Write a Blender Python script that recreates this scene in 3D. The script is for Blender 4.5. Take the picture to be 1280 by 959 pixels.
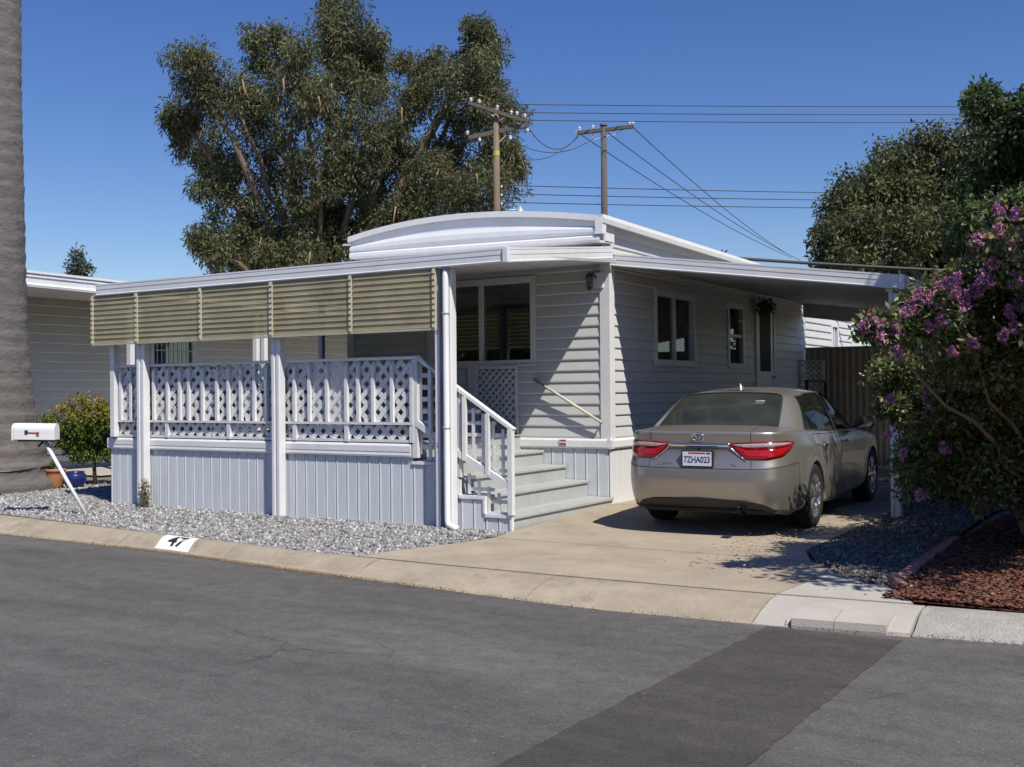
import bpy, bmesh, math, random
import numpy as np
from mathutils import Vector, Matrix
from mathutils.bvhtree import BVHTree
random.seed(7); RNG = np.random.default_rng(11)
R = math.radians
for o in list(bpy.data.objects): bpy.data.objects.remove(o)
scene = bpy.context.scene
COL = scene.collection

# ------------------------------------------------------------ camera
cam_d = bpy.data.cameras.new('camera'); cam = bpy.data.objects.new('camera', cam_d); COL.objects.link(cam)
cam_d.sensor_width = 36.0; cam_d.sensor_fit = 'HORIZONTAL'; cam_d.lens = 38.45
cam_d.clip_start = 0.1; cam_d.clip_end = 5000
_y, _p, _r = R(31.9), R(0.46), R(0.5)
_fw = Vector((-math.sin(_y)*math.cos(_p), math.cos(_y)*math.cos(_p), math.sin(_p)))
_rt = Vector((math.cos(_y), math.sin(_y), 0)); _up = _rt.cross(_fw)
_r2 = _rt*math.cos(_r) - _up*math.sin(_r); _u2 = _up*math.cos(_r) + _rt*math.sin(_r)
cam.matrix_world = Matrix(((_r2.x, _u2.x, -_fw.x, 6.259), (_r2.y, _u2.y, -_fw.y, -12.381), (_r2.z, _u2.z, -_fw.z, 1.43), (0, 0, 0, 1)))
scene.camera = cam

# ------------------------------------------------------------ sky and sun
LDIR = Vector((-0.67, 0.33, -1.0)).normalized()          # the way the light travels
elev = math.asin(-LDIR.z); azim = math.atan2(-LDIR.x, -LDIR.y)
world = bpy.data.worlds.new('World'); scene.world = world; world.use_nodes = True
wn = world.node_tree.nodes; wl = world.node_tree.links
for n in list(wn): wn.remove(n)
sky = wn.new('ShaderNodeTexSky'); sky.sky_type = 'NISHITA'; sky.sun_disc = False
sky.sun_elevation = elev; sky.sun_rotation = azim; sky.altitude = 0; sky.air_density = 1.0; sky.dust_density = 0.1; sky.ozone_density = 3.0
bg = wn.new('ShaderNodeBackground'); bg.inputs['Strength'].default_value = 0.108
wo = wn.new('ShaderNodeOutputWorld')
hs = wn.new('ShaderNodeHueSaturation'); hs.inputs['Hue'].default_value = 0.518; hs.inputs['Saturation'].default_value = 1.27; wl.new(sky.outputs[0], hs.inputs['Color']); wl.new(hs.outputs[0], bg.inputs['Color']); wl.new(bg.outputs[0], wo.inputs['Surface'])
sun_d = bpy.data.lights.new('sun', 'SUN'); sun_d.energy = 5.0; sun_d.angle = R(0.53); sun_d.color = (1.0, 0.95, 0.86)
sun = bpy.data.objects.new('sun', sun_d); COL.objects.link(sun)
sun.rotation_euler = LDIR.to_track_quat('-Z', 'Y').to_euler(); sun.location = (20, -12, 30)
scene.render.engine = 'CYCLES'
scene.view_settings.view_transform = 'Standard'; scene.view_settings.look = 'None'
scene.view_settings.exposure = 0.0; scene.view_settings.gamma = 1.0; scene.view_settings.use_curve_mapping = False
scene.cycles.max_bounces = 8; scene.cycles.diffuse_bounces = 1; scene.cycles.transparent_max_bounces = 16
scene.render.resolution_x = 1024; scene.render.resolution_y = 767

# ------------------------------------------------------------ materials
MATS = {}
def nd(nt, t, **kw):
    n = nt.nodes.new(t)
    for k, v in kw.items(): setattr(n, k, v)
    return n
def mat(name, col, rough=0.6, metal=0.0, var=0.12, scale=3.0, bump=0.0, bscale=80.0, spec=0.5, coat=0.0, col2=None,
        dirt=0.0, dirtcol=(0.25, 0.21, 0.15), trans=0.0, stretch=None, attr=False, clear=0.0, fine=0.0, fscale=300.0):
    m = bpy.data.materials.new(name); m.use_nodes = True; nt = m.node_tree; L = nt.links.new
    b = nt.nodes['Principled BSDF']
    b.inputs['Roughness'].default_value = rough; b.inputs['Metallic'].default_value = metal
    b.inputs['Specular IOR Level'].default_value = spec
    if coat: b.inputs['Coat Weight'].default_value = coat; b.inputs['Coat Roughness'].default_value = 0.04
    geo = nd(nt, 'ShaderNodeNewGeometry'); vec = geo.outputs['Position']
    if stretch:
        mp = nd(nt, 'ShaderNodeMapping'); mp.inputs['Scale'].default_value = stretch; L(vec, mp.inputs['Vector']); vec2 = mp.outputs[0]
    else: vec2 = vec
    nz = nd(nt, 'ShaderNodeTexNoise'); nz.inputs['Scale'].default_value = scale; nz.inputs['Detail'].default_value = 6; nz.inputs['Roughness'].default_value = 0.65
    L(vec2, nz.inputs['Vector'])
    ramp = nd(nt, 'ShaderNodeMapRange'); ramp.inputs['From Min'].default_value = 0.3; ramp.inputs['From Max'].default_value = 0.7; L(nz.outputs[0], ramp.inputs['Value'])
    c1 = tuple(max(0, c*(1-var)) for c in col); c2 = col2 if col2 else tuple(min(1, c*(1+var)) for c in col)
    mx = nd(nt, 'ShaderNodeMix', data_type='RGBA'); mx.inputs[6].default_value = (*c1, 1); mx.inputs[7].default_value = (*c2, 1)
    L(ramp.outputs[0], mx.inputs[0]); out = mx.outputs[2]
    if fine:
        nf = nd(nt, 'ShaderNodeTexNoise'); nf.inputs['Scale'].default_value = fscale; nf.inputs['Detail'].default_value = 3; L(vec, nf.inputs['Vector'])
        mr = nd(nt, 'ShaderNodeMapRange'); mr.inputs['From Min'].default_value = 0.3; mr.inputs['From Max'].default_value = 0.7
        mr.inputs['To Min'].default_value = 1-fine; mr.inputs['To Max'].default_value = 1+fine; L(nf.outputs[0], mr.inputs['Value'])
        vm = nd(nt, 'ShaderNodeVectorMath', operation='SCALE'); L(out, vm.inputs[0]); L(mr.outputs[0], vm.inputs['Scale']); out = vm.outputs[0]
    if dirt:
        n2 = nd(nt, 'ShaderNodeTexNoise'); n2.inputs['Scale'].default_value = 2.3; n2.inputs['Detail'].default_value = 9; n2.inputs['Roughness'].default_value = 0.75; L(vec, n2.inputs['Vector'])
        r2 = nd(nt, 'ShaderNodeMapRange'); r2.inputs['From Min'].default_value = 0.52; r2.inputs['From Max'].default_value = 0.78; r2.inputs['To Max'].default_value = dirt; L(n2.outputs[0], r2.inputs['Value'])
        m2 = nd(nt, 'ShaderNodeMix', data_type='RGBA'); L(r2.outputs[0], m2.inputs[0]); L(out, m2.inputs[6]); m2.inputs[7].default_value = (*dirtcol, 1); out = m2.outputs[2]
    if attr:
        at = nd(nt, 'ShaderNodeAttribute', attribute_name='tint')
        m3 = nd(nt, 'ShaderNodeMix', data_type='RGBA', blend_type='MULTIPLY'); m3.inputs[0].default_value = 1; L(out, m3.inputs[6]); L(at.outputs['Color'], m3.inputs[7]); out = m3.outputs[2]
    L(out, b.inputs['Base Color'])
    if bump:
        nb = nd(nt, 'ShaderNodeTexNoise'); nb.inputs['Scale'].default_value = bscale; nb.inputs['Detail'].default_value = 4; L(vec, nb.inputs['Vector'])
        bp = nd(nt, 'ShaderNodeBump'); bp.inputs['Strength'].default_value = bump; bp.inputs['Distance'].default_value = 0.02; L(nb.outputs[0], bp.inputs['Height']); L(bp.outputs[0], b.inputs['Normal'])
    if trans:
        tr = nd(nt, 'ShaderNodeBsdfTranslucent'); L(out, tr.inputs['Color'])
        ms = nd(nt, 'ShaderNodeMixShader'); ms.inputs[0].default_value = trans
        L(b.outputs[0], ms.inputs[1]); L(tr.outputs[0], ms.inputs[2]); L(ms.outputs[0], nt.nodes['Material Output'].inputs['Surface'])
    if clear:
        ob = nt.nodes['Material Output'].inputs['Surface']; src = ob.links[0].from_socket
        tp = nd(nt, 'ShaderNodeBsdfTransparent'); tp.inputs['Color'].default_value = (0.95, 0.88, 0.66, 1)
        mc = nd(nt, 'ShaderNodeMixShader'); mc.inputs[0].default_value = clear; L(src, mc.inputs[1]); L(tp.outputs[0], mc.inputs[2]); L(mc.outputs[0], ob)
    MATS[name] = m
    return m
def glass_mat(name, tint, rough=0.02, ior=1.45, base_refl=0.0, refl=(0.9, 0.95, 1)):
    m = bpy.data.materials.new(name); m.use_nodes = True; nt = m.node_tree; L = nt.links.new
    nt.nodes.remove(nt.nodes['Principled BSDF'])
    t = nd(nt, 'ShaderNodeBsdfTransparent'); t.inputs['Color'].default_value = (*tint, 1)
    g = nd(nt, 'ShaderNodeBsdfGlossy'); g.inputs['Roughness'].default_value = rough; g.inputs['Color'].default_value = (*refl, 1)
    fr = nd(nt, 'ShaderNodeFresnel'); fr.inputs['IOR'].default_value = ior
    ad = nd(nt, 'ShaderNodeMath', operation='ADD'); ad.use_clamp = True; ad.inputs[1].default_value = base_refl; L(fr.outputs[0], ad.inputs[0])
    ms = nd(nt, 'ShaderNodeMixShader'); L(ad.outputs[0], ms.inputs[0]); L(t.outputs[0], ms.inputs[1]); L(g.outputs[0], ms.inputs[2])
    L(ms.outputs[0], nt.nodes['Material Output'].inputs['Surface']); MATS[name] = m
    return m
def dusty(m, col, fac):
    nt = m.node_tree; L = nt.links.new; ob = nt.nodes['Material Output'].inputs['Surface']; src = ob.links[0].from_socket
    d = nd(nt, 'ShaderNodeBsdfDiffuse'); d.inputs['Color'].default_value = (*col, 1); ms = nd(nt, 'ShaderNodeMixShader')
    n = nd(nt, 'ShaderNodeTexNoise'); n.inputs['Scale'].default_value = 3.0; n.inputs['Detail'].default_value = 6; r = nd(nt, 'ShaderNodeMapRange')
    r.inputs['From Min'].default_value = 0.25; r.inputs['From Max'].default_value = 0.75; r.inputs['To Min'].default_value = fac*0.6; r.inputs['To Max'].default_value = fac*1.4
    L(nd(nt, 'ShaderNodeNewGeometry').outputs['Position'], n.inputs['Vector']); L(n.outputs[0], r.inputs['Value']); L(r.outputs[0], ms.inputs[0])
    L(src, ms.inputs[1]); L(d.outputs[0], ms.inputs[2]); L(ms.outputs[0], ob)
def emit_mat(name, col, st):
    m = bpy.data.materials.new(name); m.use_nodes = True; b = m.node_tree.nodes['Principled BSDF']
    b.inputs['Base Color'].default_value = (*col, 1); b.inputs['Emission Color'].default_value = (*col, 1); b.inputs['Emission Strength'].default_value = st
    MATS[name] = m; return m

mat('white', (0.80, 0.80, 0.80), 0.45, var=0.06, scale=2, dirt=0.26, dirtcol=(0.45, 0.42, 0.34))
mat('white_wood', (0.77, 0.77, 0.76), 0.6, var=0.07, scale=6, dirt=0.25, dirtcol=(0.42, 0.38, 0.30), bump=0.12, bscale=90)
mat('roof_white', (0.76, 0.76, 0.74), 0.5, var=0.05, scale=1.5, dirt=0.30, dirtcol=(0.50, 0.47, 0.38))
mat('siding', (0.66, 0.66, 0.655), 0.5, var=0.04, scale=3, dirt=0.10, dirtcol=(0.42, 0.41, 0.38))
mat('siding_cream', (0.76, 0.745, 0.66), 0.6, var=0.05, scale=2, dirt=0.15)
mat('skirt', (0.66, 0.69, 0.73), 0.55, var=0.07, scale=5, dirt=0.16, dirtcol=(0.34, 0.33, 0.30), stretch=(6, 6, 0.7))
mat('step_paint', (0.43, 0.45, 0.44), 0.7, var=0.08, scale=9, dirt=0.45, dirtcol=(0.27, 0.25, 0.21), bump=0.1)
mat('louver', (0.62, 0.575, 0.42), 0.5, var=0.15, scale=2.5, dirt=0.35, dirtcol=(0.30, 0.25, 0.14), trans=0.40, clear=0.30)
mat('louver_edge', (0.50, 0.47, 0.34), 0.5, var=0.1, scale=6, dirt=0.35, dirtcol=(0.22, 0.15, 0.08))
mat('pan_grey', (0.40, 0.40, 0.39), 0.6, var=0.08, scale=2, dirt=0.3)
mat('dark', (0.012, 0.012, 0.013), 0.7, var=0.2)
mat('dark_metal', (0.035, 0.033, 0.03), 0.45, var=0.3, scale=12)
mat('room', (0.14, 0.13, 0.12), 0.9, var=0.1)
mat('curtain', (0.42, 0.43, 0.42), 0.8, var=0.06)
mat('concrete', (0.39, 0.325, 0.24), 0.85, var=0.15, scale=1.6, dirt=0.75, dirtcol=(0.235, 0.18, 0.125), bump=0.25, bscale=70, fine=0.12, fscale=160)
mat('concrete_curb', (0.375, 0.315, 0.235), 0.88, var=0.20, scale=2.2, dirt=0.85, dirtcol=(0.19, 0.15, 0.105), bump=0.35, bscale=60, fine=0.16, fscale=140)
mat('concrete_new', (0.45, 0.415, 0.365), 0.85, var=0.10, scale=2, dirt=0.6, dirtcol=(0.34, 0.29, 0.22), bump=0.2, bscale=80, fine=0.1, fscale=160)
mat('concrete_old', (0.34, 0.325, 0.29), 0.9, var=0.18, scale=5, dirt=0.5, dirtcol=(0.18, 0.16, 0.125), bump=0.5, bscale=45, fine=0.2, fscale=120)
mat('soil', (0.16, 0.125, 0.09), 0.95, var=0.25, scale=4, bump=0.5, bscale=40)
mat('grit', (0.24, 0.17, 0.10), 0.95, var=0.35, scale=9, bump=0.5, bscale=60, fine=0.25, fscale=150)
mat('ground', (0.20, 0.17, 0.12), 0.95, var=0.2, scale=0.7, bump=0.3, bscale=20)
mat('bark', (0.16, 0.12, 0.085), 0.9, var=0.4, scale=6, bump=0.6, bscale=18, stretch=(1, 1, 0.3))
mat('bark_pale', (0.34, 0.20, 0.125), 0.8, var=0.3, scale=6)
mat('bark_myrtle', (0.20, 0.145, 0.10), 0.75, var=0.3, scale=8, bump=0.2, bscale=30)
mat('palm_bark', (0.135, 0.122, 0.115), 0.95, var=0.28, scale=5, bump=0.9, bscale=16, stretch=(1, 1, 5.0), dirt=0.7, dirtcol=(0.11, 0.09, 0.075))
mat('pole_wood', (0.20, 0.145, 0.105), 0.9, var=0.25, scale=4, bump=0.3, stretch=(3, 3, 0.4))
mat('pole_dark', (0.10, 0.085, 0.08), 0.9, var=0.25, scale=4)
mat('porcelain', (0.75, 0.75, 0.75), 0.3, var=0.05)
mat('wire', (0.05, 0.06, 0.075), 0.6)
mat('wire_dark', (0.02, 0.02, 0.02), 0.6)
mat('fence_tan', (0.44, 0.365, 0.27), 0.75, var=0.12, scale=3, dirt=0.2)
mat('terracotta', (0.42, 0.17, 0.08), 0.75, var=0.15)
mat('blue_glaze', (0.02, 0.03, 0.14), 0.25, var=0.2)
mat('galv', (0.55, 0.57, 0.58), 0.4, metal=0.3, var=0.06)
mat('brick_pink', (0.36, 0.17, 0.15), 0.85, var=0.2, scale=9, bump=0.3)
mat('paint_black', (0.02, 0.02, 0.02), 0.7)
mat('paint_white', (0.78, 0.78, 0.76), 0.7, var=0.04, scale=14, dirt=0.3, dirtcol=(0.5, 0.45, 0.38))
mat('sign_red', (0.35, 0.07, 0.06), 0.5)
mat('brown_wood', (0.23, 0.09, 0.045), 0.6, var=0.2)
glass_mat('glass', (0.70, 0.74, 0.74), base_refl=0.07)
glass_mat('louver_clear', (0.80, 0.75, 0.55), rough=0.3)

# ------------------------------------------------------------ mesh helpers
class MB:
    def __init__(s): s.v = []; s.f = []
    def add(s, vs, fs):
        n = len(s.v); s.v += [tuple(v) for v in vs]; s.f += [tuple(i+n for i in f) for f in fs]; return s
    def box(s, x0, x1, y0, y1, z0, z1):
        return s.add([(x0,y0,z0),(x1,y0,z0),(x1,y1,z0),(x0,y1,z0),(x0,y0,z1),(x1,y0,z1),(x1,y1,z1),(x0,y1,z1)],
                     [(0,3,2,1),(4,5,6,7),(0,1,5,4),(1,2,6,5),(2,3,7,6),(3,0,4,7)])
    def bar(s, a, b, w, h, up=(0, 0, 1)):
        """box section bar from a to b; w across, h along up"""
        a = Vector(a); b = Vector(b); d = (b-a).normalized(); u = Vector(up); sd = d.cross(u)
        if sd.length < 1e-5: sd = d.cross(Vector((1, 0, 0)))
        sd.normalize(); u = sd.cross(d).normalized()
        c = [a+sd*w/2*i+u*h/2*j for i, j in ((-1,-1),(1,-1),(1,1),(-1,1))] + [b+sd*w/2*i+u*h/2*j for i, j in ((-1,-1),(1,-1),(1,1),(-1,1))]
        return s.add(c, [(3,2,1,0),(4,5,6,7),(0,1,5,4),(1,2,6,5),(2,3,7,6),(3,0,4,7)])
    def tube(s, pts, rad, n=8, cap=True):
        pts = [Vector(p) for p in pts]
        if not hasattr(rad, '__len__'): rad = [rad]*len(pts)
        vs = []; fs = []; prev = None
        for i, p in enumerate(pts):
            d = (pts[min(i+1, len(pts)-1)] - pts[max(i-1, 0)]).normalized()
            if prev is None: sd = d.cross(Vector((0, 0, 1)) if abs(d.z) < 0.9 else Vector((1, 0, 0))).normalized()
            else: sd = (prev - d*prev.dot(d)).normalized()
            prev = sd; u = d.cross(sd)
            for k in range(n):
                a = 2*math.pi*k/n; vs.append(p + (sd*math.cos(a)+u*math.sin(a))*rad[i])
        for i in range(len(pts)-1):
            for k in range(n): fs.append((i*n+k, i*n+(k+1) % n, (i+1)*n+(k+1) % n, (i+1)*n+k))
        if cap: fs.append(tuple(range(n-1, -1, -1))); fs.append(tuple((len(pts)-1)*n+k for k in range(n)))
        return s.add(vs, fs)
    def extrude(s, prof, a, b, out, up=(0, 0, 1)):
        """profile list of (out, up) swept from a to b"""
        a = Vector(a); b = Vector(b); o = Vector(out); u = Vector(up); n = len(prof)
        vs = [a+o*p+u*q for p, q in prof] + [b+o*p+u*q for p, q in prof]
        fs = [(i, (i+1) % n, n+(i+1) % n, n+i) for i in range(n)] + [tuple(range(n-1, -1, -1)), tuple(range(n, 2*n))]
        return s.add(vs, fs)
    def lathe(s, prof, c=(0, 0, 0), n=24, axis='z'):
        vs = []; fs = []; m = len(prof)
        for k in range(n):
            a = 2*math.pi*k/n
            for r, h in prof:
                if axis == 'z': vs.append((c[0]+r*math.cos(a), c[1]+r*math.sin(a), c[2]+h))
                elif axis == 'x': vs.append((c[0]+h, c[1]+r*math.cos(a), c[2]+r*math.sin(a)))
                else: vs.append((c[0]+r*math.cos(a), c[1]+h, c[2]+r*math.sin(a)))
        for k in range(n):
            for j in range(m-1): fs.append((k*m+j, ((k+1) % n)*m+j, ((k+1) % n)*m+j+1, k*m+j+1))
        return s.add(vs, fs)
    def poly(s, pts): return s.add(pts, [tuple(range(len(pts)))])
    def mesh(s, name):
        me = bpy.data.meshes.new(name); me.from_pydata(s.v, [], s.f); me.update()
        bm = bmesh.new(); bm.from_mesh(me); bmesh.ops.recalc_face_normals(bm, faces=bm.faces); bm.to_mesh(me); bm.free()
        return me
    def build(s, name, m, parent=None, smooth=False, bevel=0.0):
        return link(name, s.mesh(name), m, parent, smooth, bevel)
def link(name, me, m, parent=None, smooth=False, bevel=0.0):
    if m: 
        if not me.materials: me.materials.append(MATS[m] if isinstance(m, str) else m)
    if smooth: me.polygons.foreach_set('use_smooth', [True]*len(me.polygons))
    o = bpy.data.objects.new(name, me); COL.objects.link(o)
    if parent is not None: o.parent = parent
    if bevel:
        bv = o.modifiers.new('bevel', 'BEVEL'); bv.width = bevel; bv.segments = 2; bv.limit_method = 'ANGLE'
    return o
def tag(o, label=None, cat=None, group=None, kind=None):
    if label: o['label'] = label
    if cat: o['category'] = cat
    if group: o['group'] = group
    if kind: o['kind'] = kind
    return o
def thing(name, label, cat, loc=(0, 0, 0), rz=0, group=None):
    o = bpy.data.objects.new(name, None); COL.objects.link(o); o.location = loc; o.rotation_euler = (0, 0, rz); o.empty_display_size = 0.2
    return tag(o, label, cat, group)
def box(name, x0, x1, y0, y1, z0, z1, m, parent=None, bevel=0.0):
    return MB().box(x0, x1, y0, y1, z0, z1).build(name, m, parent, False, bevel)
def npmesh(name, V, F):
    """V (n,3), F (m,k) numpy"""
    me = bpy.data.meshes.new(name); k = F.shape[1]
    me.vertices.add(len(V)); me.vertices.foreach_set('co', V.astype(np.float32).ravel())
    me.loops.add(F.size); me.loops.foreach_set('vertex_index', F.astype(np.int32).ravel())
    me.polygons.add(len(F)); me.polygons.foreach_set('loop_start', (np.arange(len(F))*k).astype(np.int32)); me.polygons.foreach_set('loop_total', np.full(len(F), k, np.int32))
    me.update(); me.validate(); return me
def text_mesh(name, body, size, shear=0.0, extrude=0.0, sx=1.0, bold=0.0):
    cu = bpy.data.curves.new(name, 'FONT'); cu.body = body; cu.size = size; cu.shear = shear; cu.extrude = extrude; cu.align_x = 'CENTER'; cu.align_y = 'CENTER'; cu.offset = bold
    t = bpy.data.objects.new(name, cu); COL.objects.link(t); bpy.context.view_layer.update()
    me = bpy.data.meshes.new_from_object(t.evaluated_get(bpy.context.evaluated_depsgraph_get()))
    bpy.data.objects.remove(t); bpy.data.curves.remove(cu)
    if sx != 1.0:
        for v in me.vertices: v.co.x *= sx
    return me
def gz(Y): return max(min(0.0245*Y, 0.0), -0.105)

# ============================================================ the setting
def interp(x, xs, ys): return float(np.interp(x, xs, ys))
BX = [-60, -30, -15, -6.9, -3.43, -1.17, 0.4, 2.0, 3.6, 4.63, 5.27, 8, 15, 60]
BY = [0.5, -1.4, -3.0, -3.85, -4.19, -4.42, -4.46, -4.46, -4.40, -4.30, -4.25, -4.1, -3.7, -1.0]
GX = [-60, -30, -15, -5.9, -3.0, -0.83, 0.15, 1.06, 1.65, 2.52, 3.6, 3.84, 4.61, 5.32, 8, 15, 60]
GY = [-0.3, -2.1, -3.7, -4.49, -4.56, -4.79, -4.86, -4.94, -5.0, -5.03, -4.95, -4.92, -4.82, -4.70, -4.5, -4.1, -1.4]
back = lambda x: interp(x, BX, BY)
gut = lambda x: interp(x, GX, GY)
ZR = -0.22
# far ground sheet reaching the horizon
xs = sorted(set([-900, -400, -150, -60] + list(np.linspace(-30, 30, 61)) + [60, 150, 400, 900]))
rows = []
for x in xs:
    b = back(x)
    rows.append([(x, -900, -0.34), (x, b-0.12, -0.34), (x, b+0.03, gz(b)-0.03), (x, max(-2.5, b+0.1), gz(-2.5)-0.03), (x, max(0, b+0.2), -0.03), (x, 60, -0.03), (x, 900, -0.03)])
g = MB(); n = 7
g.v = [p for r in rows for p in r]
g.f = [(i*n+j, (i+1)*n+j, (i+1)*n+j+1, i*n+j+1) for i in range(len(xs)-1) for j in range(n-1)]
tag(g.build('ground', 'ground'), kind='structure')

# asphalt road, wear and cracks in the material
def asphalt(name, col, patch=False):
    m = bpy.data.materials.new(name); m.use_nodes = True; nt = m.node_tree; L = nt.links.new; b = nt.nodes['Principled BSDF']
    b.inputs['Roughness'].default_value = 0.86; b.inputs['Specular IOR Level'].default_value = 0.35
    pos = nd(nt, 'ShaderNodeNewGeometry').outputs['Position']
    mp = nd(nt, 'ShaderNodeMapping'); mp.inputs['Scale'].default_value = (0.22, 1.1, 1); mp.inputs['Rotation'].default_value = (0, 0, R(3)); L(pos, mp.inputs['Vector'])
    n1 = nd(nt, 'ShaderNodeTexNoise'); n1.inputs['Scale'].default_value = 1.6; n1.inputs['Detail'].default_value = 7; n1.inputs['Roughness'].default_value = 0.6; L(mp.outputs[0], n1.inputs['Vector'])
    r1 = nd(nt, 'ShaderNodeMapRange'); r1.inputs['From Min'].default_value = 0.3; r1.inputs['From Max'].default_value = 0.7; L(n1.outputs[0], r1.inputs['Value'])
    mx = nd(nt, 'ShaderNodeMix', data_type='RGBA'); mx.inputs[6].default_value = (*[c*0.74 for c in col], 1); mx.inputs[7].default_value = (*[c*1.26 for c in col], 1); L(r1.outputs[0], mx.inputs[0]); out = mx.outputs[2]
    n3 = nd(nt, 'ShaderNodeTexNoise'); n3.inputs['Scale'].default_value = 5.5; n3.inputs['Detail'].default_value = 8; n3.inputs['Roughness'].default_value = 0.7; L(pos, n3.inputs['Vector'])
    r3 = nd(nt, 'ShaderNodeMapRange'); r3.inputs['From Min'].default_value = 0.3; r3.inputs['From Max'].default_value = 0.7; r3.inputs['To Min'].default_value = 0.80; r3.inputs['To Max'].default_value = 1.18; L(n3.outputs[0], r3.inputs['Value'])
    v3 = nd(nt, 'ShaderNodeVectorMath', operation='SCALE'); L(out, v3.inputs[0]); L(r3.outputs[0], v3.inputs['Scale']); out = v3.outputs[0]
    n4 = nd(nt, 'ShaderNodeTexVoronoi'); n4.inputs['Scale'].default_value = 1.7; L(mp.outputs[0], n4.inputs['Vector'])
    r4 = nd(nt, 'ShaderNodeMapRange'); r4.inputs['From Min'].default_value = 0.0; r4.inputs['From Max'].default_value = 0.22; r4.inputs['To Min'].default_value = 0.72; r4.inputs['To Max'].default_value = 1.0; L(n4.outputs['Distance'], r4.inputs['Value'])
    v4 = nd(nt, 'ShaderNodeVectorMath', operation='SCALE'); L(out, v4.inputs[0]); L(r4.outputs[0], v4.inputs['Scale']); out = v4.outputs[0]
    # aggregate: pale and dark specks
    vo = nd(nt, 'ShaderNodeTexVoronoi'); vo.inputs['Scale'].default_value = 95; L(pos, vo.inputs['Vector'])
    sp = nd(nt, 'ShaderNodeSeparateColor'); L(vo.outputs['Color'], sp.inputs[0])
    mr = nd(nt, 'ShaderNodeMapRange'); mr.inputs['To Min'].default_value = 0.80; mr.inputs['To Max'].default_value = 1.20; L(sp.outputs[0], mr.inputs['Value'])
    vm = nd(nt, 'ShaderNodeVectorMath', operation='SCALE'); L(out, vm.inputs[0]); L(mr.outputs[0], vm.inputs['Scale']); out = vm.outputs[0]
    gt = nd(nt, 'ShaderNodeMath', operation='GREATER_THAN'); gt.inputs[1].default_value = 0.9995 if patch else 0.996; L(sp.outputs[1], gt.inputs[0])
    m2 = nd(nt, 'ShaderNodeMix', data_type='RGBA'); L(gt.outputs[0], m2.inputs[0]); L(out, m2.inputs[6]); m2.inputs[7].default_value = (0.22, 0.20, 0.175, 1); out = m2.outputs[2]
    if not patch:
        nw = nd(nt, 'ShaderNodeTexNoise'); nw.inputs['Scale'].default_value = 0.8; nw.inputs['Detail'].default_value = 5; L(pos, nw.inputs['Vector'])
        ad = nd(nt, 'ShaderNodeVectorMath', operation='MULTIPLY_ADD'); ad.inputs[1].default_value = (1.4, 1.4, 0); L(nw.outputs['Color'], ad.inputs[0]); L(pos, ad.inputs[2])
        v2 = nd(nt, 'ShaderNodeTexVoronoi', feature='DISTANCE_TO_EDGE'); v2.inputs['Scale'].default_value = 0.42; L(ad.outputs[0], v2.inputs['Vector'])
        c = nd(nt, 'ShaderNodeMapRange'); c.inputs['From Min'].default_value = 0.0; c.inputs['From Max'].default_value = 0.006; c.inputs['To Min'].default_value = 0.45; c.inputs['To Max'].default_value = 0; L(v2.outputs['Distance'], c.inputs['Value'])
        nm = nd(nt, 'ShaderNodeTexNoise'); nm.inputs['Scale'].default_value = 0.6; L(pos, nm.inputs['Vector'])
        gm = nd(nt, 'ShaderNodeMapRange'); gm.inputs['From Min'].default_value = 0.5; gm.inputs['From Max'].default_value = 0.6; L(nm.outputs[0], gm.inputs['Value'])
        cm = nd(nt, 'ShaderNodeMath', operation='MULTIPLY'); L(c.outputs[0], cm.inputs[0]); L(gm.outputs[0], cm.inputs[1])
        m3 = nd(nt, 'ShaderNodeMix', data_type='RGBA'); L(cm.outputs[0], m3.inputs[0]); L(out, m3.inputs[6]); m3.inputs[7].default_value = (0.015, 0.015, 0.015, 1); out = m3.outputs[2]
    L(out, b.inputs['Base Color'])
    nb = nd(nt, 'ShaderNodeTexNoise'); nb.inputs['Scale'].default_value = 120; nb.inputs['Detail'].default_value = 3; L(pos, nb.inputs['Vector'])
    bp = nd(nt, 'ShaderNodeBump'); bp.inputs['Strength'].default_value = 0.55; bp.inputs['Distance'].default_value = 0.012; L(nb.outputs[0], bp.inputs['Height']); L(bp.outputs[0], b.inputs['Normal'])
    MATS[name] = m
asphalt('asphalt', (0.112, 0.105, 0.099)); asphalt('asphalt_patch', (0.072, 0.065, 0.062), True)
def crown(x, y): return ZR + 0.05*min(1, max(0, (gut(x)-y)/4.0)) if y > -9 else ZR+0.05-0.012*(abs(y+9))*0.5
xs = [-60, -45] + list(np.linspace(-30, 30, 61)) + [45, 60]
ts = [0, 0.25, 0.6, 1.2, 2, 3, 4, 6, 9, 14]
rd = MB(); rd.v = [(x, gut(x)+0.02-t, crown(x, gut(x)-t)) for x in xs for t in ts]; n = len(ts)
rd.f = [(i*n+j, i*n+j+1, (i+1)*n+j+1, (i+1)*n+j) for i in range(len(xs)-1) for j in range(n-1)]
tag(rd.build('road', 'asphalt', smooth=True), kind='structure')
# darker repair strip across the road: ragged edges, a thin sheet over the road
pm = MB(); ys = np.linspace(-4.97, -16, 120); L_ = []; R_ = []
for y in ys:
    y0 = min(y, gut(3.75)-0.0); L_.append((3.71+RNG.normal(0, .007)+0.01*math.sin(y*.9), y0, crown(3.7, y0)+0.006)); y1 = min(y, gut(4.6)-0.0); R_.append((4.62+RNG.normal(0, .006)+0.008*math.sin(y*.8), y1, crown(4.6, y1)+0.006))
pm.v = L_+R_; k = len(ys); pm.f = [(i, i+1, k+i+1, k+i) for i in range(k-1)]
tag(pm.build('road_repair_strip', 'asphalt_patch'), kind='structure')

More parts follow.
